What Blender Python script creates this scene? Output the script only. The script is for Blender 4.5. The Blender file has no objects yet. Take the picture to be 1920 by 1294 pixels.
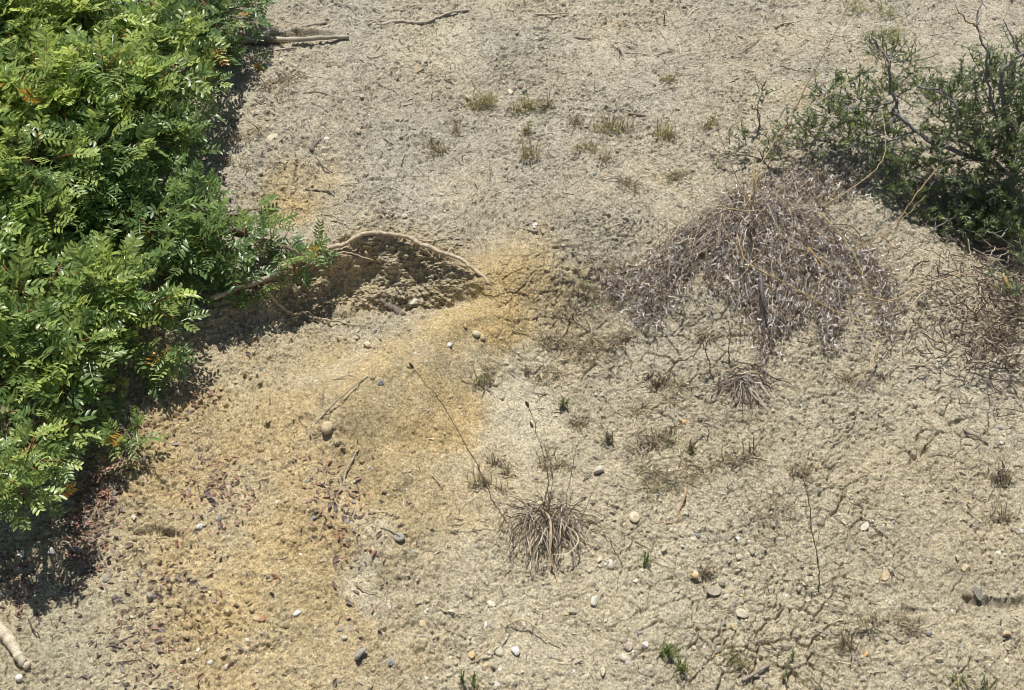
import bpy, math, random
import numpy as np
from mathutils import Vector, Matrix

random.seed(7)
rng = np.random.default_rng(11)
S = bpy.context.scene
C = S.collection

# ------------------------------------------------------------------ camera
SLOPE = math.tan(math.radians(18))
PITCH = math.radians(32)
DIST = 2.8
LENS = 48.0
cam_d = bpy.data.cameras.new('camera')
cam = bpy.data.objects.new('camera', cam_d)
C.objects.link(cam)
CAM = np.array([0.0, -DIST * math.cos(PITCH), DIST * math.sin(PITCH)])
cam.location = CAM.tolist()
cam.rotation_euler = (math.pi / 2 - PITCH, 0, 0)
cam_d.lens = LENS
cam_d.sensor_width = 36
cam_d.clip_start = 0.05
cam_d.clip_end = 400
cam_d.dof.use_dof = True
cam_d.dof.focus_distance = 2.75
cam_d.dof.aperture_fstop = 14
S.camera = cam

# ------------------------------------------------------------------ light
LT = Vector((0.09, -0.17, -1.0)).normalized()      # the way sunlight travels
TO = -LT
elev = math.asin(TO.z)
azim = math.atan2(TO.x, TO.y)
w = bpy.data.worlds.new('World')
S.world = w
w.use_nodes = True
wn = w.node_tree
bg = wn.nodes['Background']
sky = wn.nodes.new('ShaderNodeTexSky')
sky.sky_type = 'NISHITA'
sky.sun_disc = False
sky.sun_elevation = elev
sky.sun_rotation = azim
wn.links.new(sky.outputs[0], bg.inputs[0])
bg.inputs[1].default_value = 0.06
sd = bpy.data.lights.new('sun', 'SUN')
sd.energy = 5.0
sd.angle = math.radians(0.53)
sd.color = (1.0, 0.96, 0.89)
so = bpy.data.objects.new('sun', sd)
C.objects.link(so)
so.rotation_euler = LT.to_track_quat('-Z', 'Y').to_euler()
S.view_settings.view_transform = 'Standard'
S.view_settings.look = 'None'
S.view_settings.exposure = 0.05
S.view_settings.gamma = 1.0
S.cycles.filter_width = 1.0

# ------------------------------------------------------------------ maths helpers
FX = 1920 * LENS / 36.0
cp, sp_ = math.cos(PITCH), math.sin(PITCH)
FWD = np.array([0, cp, -sp_]); UP = np.array([0, sp_, cp]); RT = np.array([1.0, 0, 0])

def ray(px, py):
    d = FWD + RT * ((px - 960) / FX) + UP * ((647 - py) / FX)
    return d / np.linalg.norm(d)

def pw(px, py):
    """photo position -> x, y on the mean slope"""
    d = ray(px, py)
    t = (SLOPE * CAM[1] - CAM[2]) / (d[2] - SLOPE * d[1])
    p = CAM + d * t
    return p[0], p[1]

TB = rng.random((64, 64, 64)).astype(np.float32) * 2 - 1
def vnoise(x, y, z, sc, seed=0):
    """smooth value noise in -1..1, feature size sc"""
    a = 0.6 + seed * 1.7
    ca, sa = math.cos(a), math.sin(a)
    X = (x * ca - y * sa) / sc + seed * 13.7
    Y = (x * sa + y * ca) / sc + seed * 7.1
    Z = z / sc + seed * 3.3
    xi = np.floor(X); yi = np.floor(Y); zi = np.floor(Z)
    fx = (X - xi).astype(np.float32); fy = (Y - yi).astype(np.float32); fz = (Z - zi).astype(np.float32)
    xi = xi.astype(np.int32) & 63; yi = yi.astype(np.int32) & 63; zi = zi.astype(np.int32) & 63
    x1 = (xi + 1) & 63; y1 = (yi + 1) & 63; z1 = (zi + 1) & 63
    fx = fx * fx * (3 - 2 * fx); fy = fy * fy * (3 - 2 * fy); fz = fz * fz * (3 - 2 * fz)
    def L(za):
        a0 = TB[xi, yi, za] * (1 - fx) + TB[x1, yi, za] * fx
        a1 = TB[xi, y1, za] * (1 - fx) + TB[x1, y1, za] * fx
        return a0 * (1 - fy) + a1 * fy
    return L(zi) * (1 - fz) + L(z1) * fz

def n2(x, y, sc, seed=0):
    return vnoise(x, y, x * 0 + 0.37, sc, seed)

CT = rng.random((256, 256, 5)).astype(np.float32)
def cells(x, y, sc, seed=0):
    """cell pattern: F1, F2, per-cell randoms, offset from the cell's point"""
    X = (x / sc + seed * 17.3).astype(np.float32); Y = (y / sc + seed * 5.9).astype(np.float32)
    xi = np.floor(X).astype(np.int32); yi = np.floor(Y).astype(np.int32)
    f1 = np.full(X.shape, 9.0, np.float32); f2 = f1.copy()
    ra = np.zeros_like(X); rb = np.zeros_like(X); rc = np.zeros_like(X); ox = np.zeros_like(X); oy = np.zeros_like(X)
    for i in (-1, 0, 1):
        for j in (-1, 0, 1):
            cx = xi + i; cy = yi + j
            k0 = cx & 255; k1 = cy & 255
            dx = X - (cx + CT[k0, k1, 0]); dy = Y - (cy + CT[k0, k1, 1])
            d = dx * dx + dy * dy
            m = d < f1
            f2 = np.where(m, f1, np.minimum(f2, d))
            ra = np.where(m, CT[k0, k1, 2], ra); rb = np.where(m, CT[k0, k1, 3], rb); rc = np.where(m, CT[k0, k1, 4], rc)
            ox = np.where(m, dx, ox); oy = np.where(m, dy, oy)
            f1 = np.where(m, d, f1)
    return np.sqrt(f1), np.sqrt(f2), ra, rb, rc, ox, oy

def sstep(a, b, x):
    t = np.clip((x - a) / (b - a), 0, 1)
    return t * t * (3 - 2 * t)

def dline(x, y, pts):
    """distance to a photo polyline laid on the slope"""
    P = [pw(*p) for p in pts]
    if len(P) == 1:
        return np.hypot(x - P[0][0], y - P[0][1])
    best = None
    for (ax, ay), (bx, by) in zip(P[:-1], P[1:]):
        ex, ey = bx - ax, by - ay
        t = np.clip(((x - ax) * ex + (y - ay) * ey) / (ex * ex + ey * ey), 0, 1)
        d = np.hypot(x - ax - t * ex, y - ay - t * ey)
        best = d if best is None else np.minimum(best, d)
    return best

# ------------------------------------------------------------------ the lie of the land
SCARPS = [  # lip (photo px), depth at each lip point, wall width, floor fall
    ([(250, 640), (400, 580), (470, 540), (540, 508), (600, 478), (660, 452), (700, 446), (760, 452), (820, 470), (870, 494), (925, 528), (985, 540)],
     [.0, .02, .045, .070, .088, .100, .102, .095, .080, .052, .02, 0], .088, .42),
    ([(1560, 290), (1640, 322), (1700, 338), (1780, 352), (1850, 368), (1920, 378), (2100, 380)],
     [0, .012, .03, .05, .07, .08, .07], .07, .36),
    ([(440, 84), (500, 78), (560, 76), (640, 78)], [.02, .04, .03, 0], .012, .5),
    ([(1795, 1090), (1825, 1096), (1862, 1100), (1892, 1104), (1930, 1108)], [0, .018, .022, .014, .016], .012, .42),
    ([(1685, 1112), (1710, 1118), (1740, 1122)], [0, .013, 0], .006, .4),
    ([(235, 1010), (290, 1000), (330, 1012), (370, 1022)], [0, .016, .014, 0], .008, .4),
    
    ([(1010, 24), (1040, 27), (1066, 26)], [0, .012, 0], .006, .4),
]
SC = []
for lip, dep, wid, fall in SCARPS:
    pts = sorted([(pw(*p)[0], pw(*p)[1], d) for p, d in zip(lip, dep)])
    SC.append((np.array([p[0] for p in pts]), np.array([p[1] for p in pts]), np.array([p[2] for p in pts]), wid, fall))
WID0 = SC[0][3]

def zmac(x, y, parts=False):
    x = np.asarray(x, float); y = np.asarray(y, float)
    z = SLOPE * y
    near = np.exp(-((x / 6) ** 2 + (y / 6) ** 2))
    z = z + near * (0.030 * n2(x, y, .9, 1) + 0.015 * n2(x, y, .38, 2) + 0.008 * n2(x, y, .16, 3))
    z = z + (1 - near) * 0.5 * n2(x, y, 9, 4)
    # the diagonal ochre spur and the humps
    z = z + 0.060 * np.exp(-(dline(x, y, [(1090, 430), (1000, 520), (900, 590), (780, 690), (690, 790)]) / .10) ** 2)
    z = z + 0.035 * np.exp(-(dline(x, y, [(690, 790), (580, 950), (520, 1080)]) / .14) ** 2)
    z = z + 0.0 * x
    z = z - 0.018 * np.exp(-(dline(x, y, [(640, 900), (665, 980), (670, 1080)]) / .05) ** 2)
    z = z + 0.03 * np.exp(-(dline(x, y, [(760, 930), (720, 1040)]) / .07) ** 2)
    z = z + 0.022 * np.exp(-(dline(x, y, [(1360, 440), (1560, 440)]) / .22) ** 2)
    z = z - 0.03 * np.exp(-(dline(x, y, [(420, 720), (560, 670), (680, 640)]) / .09) ** 2)
    z = z - 0.02 * np.exp(-(dline(x, y, [(230, 900), (160, 1080)]) / .09) ** 2)
    z = z + 0.025 * np.exp(-(dline(x, y, [(300, 900), (380, 960)]) / .08) ** 2)
    wall = np.zeros_like(z); frac = np.zeros_like(z)
    for lx, ly, ld, wid, fall in SC:
        xx = x + 0.012 * n2(x, y, .05, 5)
        A = np.interp(xx, lx, ld, left=ld[0] if False else 0, right=0 if ld[-1] < .05 else ld[-1])
        t = np.interp(xx, lx, ly) - y + 0.010 * n2(x, y, .07, 6) + 0.005 * n2(x, y, .025, 7)
        s = sstep(0, wid, t)
        d = A * s - fall * np.maximum(t - wid, 0)
        d = np.where(d > 0, d, 0)
        k = .012
        d = d * d / (d + k * (1 - s) + 1e-6)
        z = z - d
        on = ((t > 0) & (t < wid * 1.3) & (A > .02))
        wall = np.maximum(wall, on * np.clip(A / .1, 0, 1)); frac = np.where(on, s, frac)
    if parts:
        return z, wall, frac
    return z

def strk(x, y, pts, r, soft=.5):
    d = dline(x, y, pts) / r
    return 1 - sstep(max(0, 1 - soft * 1.25), 1 + soft * 1.5, d)

def soil(x, y):
    """true soil colour (linear) and roughness of the tilth at x, y"""
    wx = x + .045 * n2(x, y, .12, 21) + .024 * n2(x, y, .04, 22) + .010 * n2(x, y, .013, 43)
    wy = y + .045 * n2(x, y, .12, 23) + .024 * n2(x, y, .04, 24) + .010 * n2(x, y, .013, 44)
    grey = np.array([.438, .398, .308]); buff = np.array([.465, .412, .295])
    ochre = np.array([.475, .372, .205]); orange = np.array([.52, .385, .175]); pale = np.array([.55, .505, .385]); olive = np.array([.42, .375, .258])
    def mix(c, k, m): return c * (1 - m[..., None]) + k * m[..., None]
    col = np.broadcast_to(grey, x.shape + (3,)).copy()
    lo = sstep(.35, -.35, y)
    col = mix(col, buff, lo * .8)
    col = mix(col, np.array([.45, .415, .33]), sstep(.35, .8, y) * .7)
    o = np.zeros(x.shape)
    for pts, r, a in [([(935, 600), (850, 690), (740, 830), (650, 980), (560, 1120)], .15, .92), ([(880, 640), (790, 690), (730, 760)], .09, .9), ([(1000, 510), (950, 570)], .03, .35),
                      ([(850, 690), (800, 770), (700, 800), (560, 790), (450, 760)], .115, .85),
                      ([(820, 850), (700, 950), (730, 1010)], .07, .8),
                      ([(600, 930), (520, 1010), (440, 1100), (560, 1190), (420, 1230)], .17, .9),
                      ([(450, 760), (380, 850), (300, 950), (330, 1040)], .14, .9),
                      ([(550, 360), (590, 390)], .055, .75), ([(760, 1240), (640, 1290)], .05, .6),
                      ([(450, 700), (600, 690), (400, 720), (700, 860), (800, 940)], .09, .7),
                      ([(560, 520), (680, 480), (800, 490), (880, 520)], .075, .6),
                      ([(1480, 185)], .04, .6), ([(520, 1230), (300, 1180)], .10, .55)]:
        o = np.maximum(o, a * strk(wx, wy, pts, r, .6))
    o = o * (.70 + .30 * sstep(-.45, .25, n2(x, y, .09, 25) + .6 * n2(x, y, .03, 26) + .35 * n2(x, y, .011, 45)))
    col = mix(col, ochre, o)
    g = np.maximum(.6 * strk(wx, wy, [(940, 600), (900, 620), (860, 655)], .045, .7), .5 * strk(wx, wy, [(830, 780), (790, 850)], .05, .8))
    g = np.maximum(g, .55 * strk(wx, wy, [(470, 1120)], .05, .8))
    g = np.maximum(g, .5 * strk(wx, wy, [(545, 385)], .035, .7))
    col = mix(col, orange, g)
    p = np.maximum(.8 * strk(wx, wy, [(985, 700), (960, 790), (1010, 760)], .06, .6), .75 * strk(wx, wy, [(690, 1060), (700, 1110)], .045, .6))
    p = np.maximum(p, .6 * strk(wx, wy, [(830, 245 - 120), (800, 100)], .09, .8))
    p = np.maximum(p, .7 * strk(wx, wy, [(1400, 175), (1470, 170)], .03, .6))
    p = np.maximum(p, .3 * strk(wx, wy, [(680, 690), (620, 720)], .03, .7))
    col = mix(col, pale, p)
    col = mix(col, olive, .8 * strk(wx, wy, [(-60, 1000), (60, 1120), (120, 1250)], .16, .5))
    streak = n2(x * 3.2 + y * .8, y * .55, .03, 47)
    v = 1 + o * .10 * streak + .10 * n2(x, y, .25, 27) + .08 * n2(x, y, .06, 28) + .07 * n2(x, y, .02, 29)
    tint = n2(x, y, .15, 30)[..., None] * np.array([.03, .0, -.05])
    col = np.clip(col * v[..., None] * (1 + tint), .02, .9)
    rough = .66 + .55 * n2(x, y, .11, 31) + .3 * n2(x, y, .035, 46)
    rough = rough - .35 * strk(wx, wy, [(980, 560), (850, 640), (820, 800), (1000, 760), (690, 1080)], .07, .6) - .25 * strk(wx, wy, [(900, 620), (740, 760), (620, 880), (560, 1050)], .09, .6)
    rough = rough - .3 * strk(wx, wy, [(650, 820), (760, 780)], .09, .6)
    rough = rough + .35 * strk(wx, wy, [(300, 950), (560, 560), (850, 540), (480, 680)], .06, .6)
    rough = rough - .15 * sstep(.3, .9, y)
    crack = np.clip(strk(wx, wy, [(1250, 640), (1500, 800), (1750, 700), (1850, 900), (1600, 1050)], .30, .5) * .9
                    + .45 * strk(wx, wy, [(1150, 1100), (1350, 1200), (1600, 1200), (1850, 1200)], .12, .6), 0, 1)
    return col, np.clip(rough, .15, 1.0), crack

def axis(a, b, step, far=70):
    core = np.arange(a, b, step)
    up = []; s = step; v = core[-1]
    while v < far:
        s *= 1.13; v += s; up.append(v)
    dn = []; s = step; v = core[0]
    while v > -far:
        s *= 1.13; v -= s; dn.append(v)
    return np.concatenate([np.array(dn[::-1]), core, np.array(up)])

STEP = 0.00185
xs = axis(-1.38, 1.38, STEP); ys = axis(-.77, 1.18, STEP)
X, Y = np.meshgrid(xs, ys)
# rows are drawn closer together where the ground drops steeply
core = (ys >= -.775) & (ys <= 1.185)
rho = np.ones((core.sum(), len(xs)))
for lx, ly, ld, wid, fall in SC[:2]:
    A = np.interp(xs, lx, ld, left=0, right=0 if ld[-1] < .05 else ld[-1]); Lp = np.interp(xs, lx, ly)
    t = Lp[None] - ys[core][:, None]
    rho += 5.0 * np.exp(-((t - wid * .5) / (wid * .75)) ** 2) * np.clip(A / .06, 0, 1)[None]
cdf = np.cumsum(rho, 0); cdf = (cdf - cdf[0]) / (cdf[-1] - cdf[0])
u = np.linspace(0, 1, core.sum()); yc = ys[core]
for j in range(len(xs)): Y[core, j] = np.interp(u, cdf[:, j], yc)
Z, WALL, FR = zmac(X, Y, True)
fade = np.exp(-(np.maximum(np.abs(X) - 1.6, 0) / .8) ** 2 - (np.maximum(np.abs(Y - .25) - 1.2, 0) / .8) ** 2)
du = np.stack([np.gradient(X, axis=1), np.gradient(Y, axis=1), np.gradient(Z, axis=1)], -1)
dv = np.stack([np.gradient(X, axis=0), np.gradient(Y, axis=0), np.gradient(Z, axis=0)], -1)
nn_ = np.cross(du, dv); nn_ /= np.linalg.norm(nn_, axis=-1, keepdims=True)
NX, NY, NZ = nn_[..., 0], nn_[..., 1], nn_[..., 2]
COL, ROUGH, CRACK = soil(X, Y)
V = .85 * (Y + Z)
wx = X + .0035 * vnoise(X, Y, Z, .02, 8) + .002 * vnoise(X, Y, Z, .007, 9)
wv = V + .0035 * vnoise(X, Y, Z, .02, 10) + .002 * vnoise(X, Y, Z, .007, 11)
ROUGH = ROUGH * (1 - .45 * CRACK)
D = .0040 * vnoise(X, Y, Z, .055, 12) + .0035 * vnoise(X, Y, Z, .03, 13)
n1 = vnoise(X, Y, Z, .014, 14)
D += ROUGH * (.0016 * (.5 - np.abs(n1)) + .0026 * vnoise(X, Y, Z, .008, 15) + .0022 * vnoise(X, Y, Z, .0045, 34))
f1, f2, ra, rb, rc, ox, oy = cells(wx, wv * 1.1, .0055, 6)
D += (ROUGH + .15) * .0044 * (ra - .5)
pit = sstep(.35, .6, vnoise(X, Y, Z, .006, 39) * .6 + vnoise(X, Y, Z, .011, 40) * .6)
D -= ROUGH * .0045 * pit
f1, f2, ra, rb, rc, ox, oy = cells(wx, wv, .034, 1)
D += ROUGH * (.0050 * (ra - .5) + .008 * ((rb - .5) * ox + (rc - .5) * oy)) * (ra > .45)
f1, f2, ra, rb, rc, ox, oy = cells(wx, wv * 1.25, .017, 2)
D += ROUGH * (.0050 * (ra - .5) + .0068 * ((rb - .5) * ox + (rc - .25) * oy)) * (ra > .3)
f1, f2, ra, rb, rc, ox, oy = cells(wx, wv * 1.2, .0085, 3)
D += (ROUGH + .15) * (.0042 * (ra - .5) + .0030 * ((rb - .5) * ox + (rc - .3) * oy)) * sstep(-.5, .3, vnoise(X, Y, Z, .06, 35))
wx2 = wx + .007 * n2(X, Y, .03, 16); wv2 = wv + .007 * n2(X, Y, .03, 36)
f1, f2, ra, rb, rc, ox, oy = cells(wx2, wv2, .055, 4)
cr = 1 - sstep(.01, .055, f2 - f1)
D -= .013 * cr * CRACK * sstep(-.2, .25, n2(X, Y, .1, 17))
f1, f2, ra, rb, rc, ox, oy = cells(wx2, wv2, .020, 5)
cr = 1 - sstep(.02, .10, f2 - f1)
D -= .0075 * cr * CRACK * sstep(-.5, .3, n2(X, Y, .07, 18))
D += CRACK * (.0040 * (ra - .5) + .0055 * ((rb - .5) * ox + (rc - .4) * oy))
D *= fade
D += WALL * fade * (.020 * vnoise(X, Y, Z, .06, 19) + .011 * vnoise(X, Y, Z, .027, 20) + .006 * (.5 - np.abs(vnoise(X, Y, Z, .014, 37))) + .003 * vnoise(X, Y, Z, .007, 38))
PX = X + NX * D; PY = Y + NY * D; PZ = Z + NZ * D
PY += WALL * fade * .008 * np.sin(np.pi * np.clip(FR, 0, 1)) * (.6 + 1.3 * n2(X, Y * .3, .07, 33))
ny_, nx_ = X.shape

def mat(name):
    m = bpy.data.materials.new(name); m.use_nodes = True
    nt = m.node_tree
    return m, nt, nt.nodes['Principled BSDF']

def ground_material():
    m, nt, b = mat('dry_soil')
    N, L = nt.nodes.new, nt.links.new
    a = N('ShaderNodeAttribute'); a.attribute_name = 'soil'
    g = N('ShaderNodeNewGeometry')
    def noise(scale, detail=4, rough=.6):
        n = N('ShaderNodeTexNoise'); n.inputs['Scale'].default_value = scale
        n.inputs['Detail'].default_value = detail; n.inputs['Roughness'].default_value = rough
        L(g.outputs['Position'], n.inputs['Vector']); return n
    def ramp(src, stops):
        r = N('ShaderNodeValToRGB'); L(src, r.inputs[0])
        r.color_ramp.elements[0].position = stops[0][0]; r.color_ramp.elements[0].color = stops[0][1]
        r.color_ramp.elements[1].position = stops[1][0]; r.color_ramp.elements[1].color = stops[1][1]
        return r
    def mix(mode, f, A, B):
        x = N('ShaderNodeMix'); x.data_type = 'RGBA'; x.blend_type = mode
        if hasattr(f, 'links') or hasattr(f, 'is_linked'): L(f, x.inputs[0])
        else: x.inputs[0].default_value = f
        L(A, x.inputs[6])
        if isinstance(B, tuple): x.inputs[7].default_value = B
        else: L(B, x.inputs[7])
        return x.outputs[2]
    n_a = noise(260, 5, .7); n_b = noise(95, 5, .65)
    r1 = ramp(n_a.outputs[0], [(.36, (.48, .46, .42, 1)), (.60, (1.20, 1.20, 1.20, 1))])
    c = mix('MULTIPLY', 1.0, a.outputs['Color'], r1.outputs[0])
    r2 = ramp(n_b.outputs[0], [(.35, (.76, .75, .73, 1)), (.65, (1.16, 1.16, 1.16, 1))])
    c = mix('MULTIPLY', 1.0, c, r2.outputs[0])
    # pale grit and dark organic specks
    v = N('ShaderNodeTexVoronoi'); v.inputs['Scale'].default_value = 230; L(g.outputs['Position'], v.inputs['Vector'])
    sepc = N('ShaderNodeSeparateColor'); L(v.outputs['Color'], sepc.inputs[0])
    def math_(op, A, B):
        x = N('ShaderNodeMath'); x.operation = op; L(A, x.inputs[0])
        if isinstance(B, float): x.inputs[1].default_value = B
        else: L(B, x.inputs[1])
        return x.outputs[0]
    small = math_('LESS_THAN', v.outputs['Distance'], .33)
    pale = math_('MULTIPLY', math_('GREATER_THAN', sepc.outputs[0], .955), small)
    dark = math_('MULTIPLY', math_('LESS_THAN', sepc.outputs[0], .05), small)
    c = mix('MIX', math_('MULTIPLY', pale, .8), c, (.70, .66, .56, 1))
    c = mix('MIX', math_('MULTIPLY', dark, .75), c, (.12, .10, .08, 1))
    L(c, b.inputs['Base Color'])
    b.inputs['Roughness'].default_value = .95
    b.inputs['Specular IOR Level'].default_value = .15
    bp = N('ShaderNodeBump'); bp.inputs['Strength'].default_value = .9; bp.inputs['Distance'].default_value = .0012
    L(n_a.outputs[0], bp.inputs['Height'])
    b2 = N('ShaderNodeBump'); b2.inputs['Strength'].default_value = .7; b2.inputs['Distance'].default_value = .003
    n_c = noise(210, 3, .6); L(n_c.outputs[0], b2.inputs['Height']); L(b2.outputs[0], bp.inputs['Normal'])
    L(bp.outputs[0], b.inputs['Normal'])
    return m

def attr_material(name, rough=.7, spec=.3, trans=0.0, bump=0.0, bscale=300, streak=None):
    """takes its albedo from the colour attribute 'tint', varied by fine noise"""
    m, nt, b = mat(name)
    N, L = nt.nodes.new, nt.links.new
    a = N('ShaderNodeAttribute'); a.attribute_name = 'tint'
    g = N('ShaderNodeTexCoord')
    n = N('ShaderNodeTexNoise'); n.inputs['Scale'].default_value = bscale; n.inputs['Detail'].default_value = 4
    L(g.outputs['Object'], n.inputs['Vector'])
    r = N('ShaderNodeValToRGB'); L(n.outputs[0], r.inputs[0])
    r.color_ramp.elements[0].position = .3; r.color_ramp.elements[0].color = (.72, .72, .72, 1)
    r.color_ramp.elements[1].position = .7; r.color_ramp.elements[1].color = (1.2, 1.2, 1.2, 1)
    x = N('ShaderNodeMix'); x.data_type = 'RGBA'; x.blend_type = 'MULTIPLY'; x.inputs[0].default_value = 1
    L(a.outputs['Color'], x.inputs[6]); L(r.outputs[0], x.inputs[7])
    L(x.outputs[2], b.inputs['Base Color'])
    b.inputs['Roughness'].default_value = rough
    b.inputs['Specular IOR Level'].default_value = spec
    if bump:
        bp = N('ShaderNodeBump'); bp.inputs['Strength'].default_value = .8; bp.inputs['Distance'].default_value = bump
        L(n.outputs[0], bp.inputs['Height']); L(bp.outputs[0], b.inputs['Normal'])
    if trans:
        t = N('ShaderNodeBsdfTranslucent')
        hs = N('ShaderNodeHueSaturation'); hs.inputs['Value'].default_value = 1.5; hs.inputs['Hue'].default_value = .485
        L(x.outputs[2], hs.inputs['Color']); L(hs.outputs[0], t.inputs['Color'])
        ms = N('ShaderNodeMixShader'); ms.inputs[0].default_value = trans
        L(b.outputs[0], ms.inputs[1]); L(t.outputs[0], ms.inputs[2])
        L(ms.outputs[0], nt.nodes['Material Output'].inputs[0])
    return m

M_soil = ground_material()
M_leaf = attr_material('shrub_leaf', .34, .65, .42, 0, 120)
M_dry = attr_material('dry_plant', .8, .2, .12, 0, 250)
M_bark = attr_material('bark', .85, .2, 0, .0012, 350)
M_stone = attr_material('stone', .75, .3, 0, .0006, 260)
M_clod = attr_material('soil_clod', .95, .1, 0, .0010, 420)

def mesh_from(name, verts, faces_flat, loop_tot, col=None, m=None, smooth=True):
    me = bpy.data.meshes.new(name)
    nv = len(verts); nf = len(loop_tot)
    me.vertices.add(nv); me.vertices.foreach_set('co', np.asarray(verts, np.float32).ravel())
    me.loops.add(len(faces_flat)); me.loops.foreach_set('vertex_index', np.asarray(faces_flat, np.int32))
    me.polygons.add(nf)
    lt = np.asarray(loop_tot, np.int32); ls = np.concatenate([[0], np.cumsum(lt)[:-1]]).astype(np.int32)
    me.polygons.foreach_set('loop_start', ls)
    me.polygons.foreach_set('use_smooth', np.full(nf, smooth, bool))
    me.update(calc_edges=True)
    if col is not None:
        at = me.color_attributes.new(col[0], 'FLOAT_COLOR', 'POINT')
        c4 = np.ones((nv, 4), np.float32); c4[:, :3] = col[1]
        at.data.foreach_set('color', c4.ravel())
    if m: me.materials.append(m)
    return me

_gx = np.arange(-2.6, 2.6, .005); _gy = np.arange(-2.2, 2.6, .005)
_G = zmac(*np.meshgrid(_gx, _gy))
def zg(x, y):
    a = (np.asarray(x, float) + 2.6) / .005; b = (np.asarray(y, float) + 2.2) / .005
    a = np.clip(a, 0, len(_gx) - 1.01); b = np.clip(b, 0, len(_gy) - 1.01)
    i = a.astype(int); j = b.astype(int); fa = a - i; fb = b - j
    return (_G[j, i] * (1 - fa) + _G[j, i + 1] * fa) * (1 - fb) + (_G[j + 1, i] * (1 - fa) + _G[j + 1, i + 1] * fa) * fb
idx = np.arange(ny_ * nx_).reshape(ny_, nx_)
q = np.stack([idx[:-1, :-1], idx[:-1, 1:], idx[1:, 1:], idx[1:, :-1]], -1).reshape(-1)
gm = mesh_from('ground', np.stack([PX, PY, PZ], -1).reshape(-1, 3), q, np.full(len(q) // 4, 4), ('soil', COL.reshape(-1, 3)), M_soil)
ground = bpy.data.objects.new('ground', gm); C.objects.link(ground)
ground['kind'] = 'structure'
bpy.context.view_layer.update()

def hit(px, py):
    d = ray(px, py)
    ok, loc, nor, _ = ground.ray_cast(Vector(CAM), Vector(d))
    if not ok:
        x, y = pw(px, py); return Vector((x, y, float(zg(x, y)))), Vector((0, -.3, .95))
    return loc, nor
def drop(x, y):
    ok, loc, nor, _ = ground.ray_cast(Vector((x, y, 5)), Vector((0, 0, -1)))
    return loc, nor
def above(px, py, h):
    """the point h metres above the soil seen at this photo position"""
    if h <= 0: return hit(px, py)[0]
    d = ray(px, py)
    t = np.linspace(1.0, 7, 900)
    P = CAM[None] + d[None] * t[:, None]
    k = P[:, 2] - zg(P[:, 0], P[:, 1]) - h
    i = np.argmax(k < 0)
    if i == 0: i = 500
    return Vector(P[i])

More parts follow.
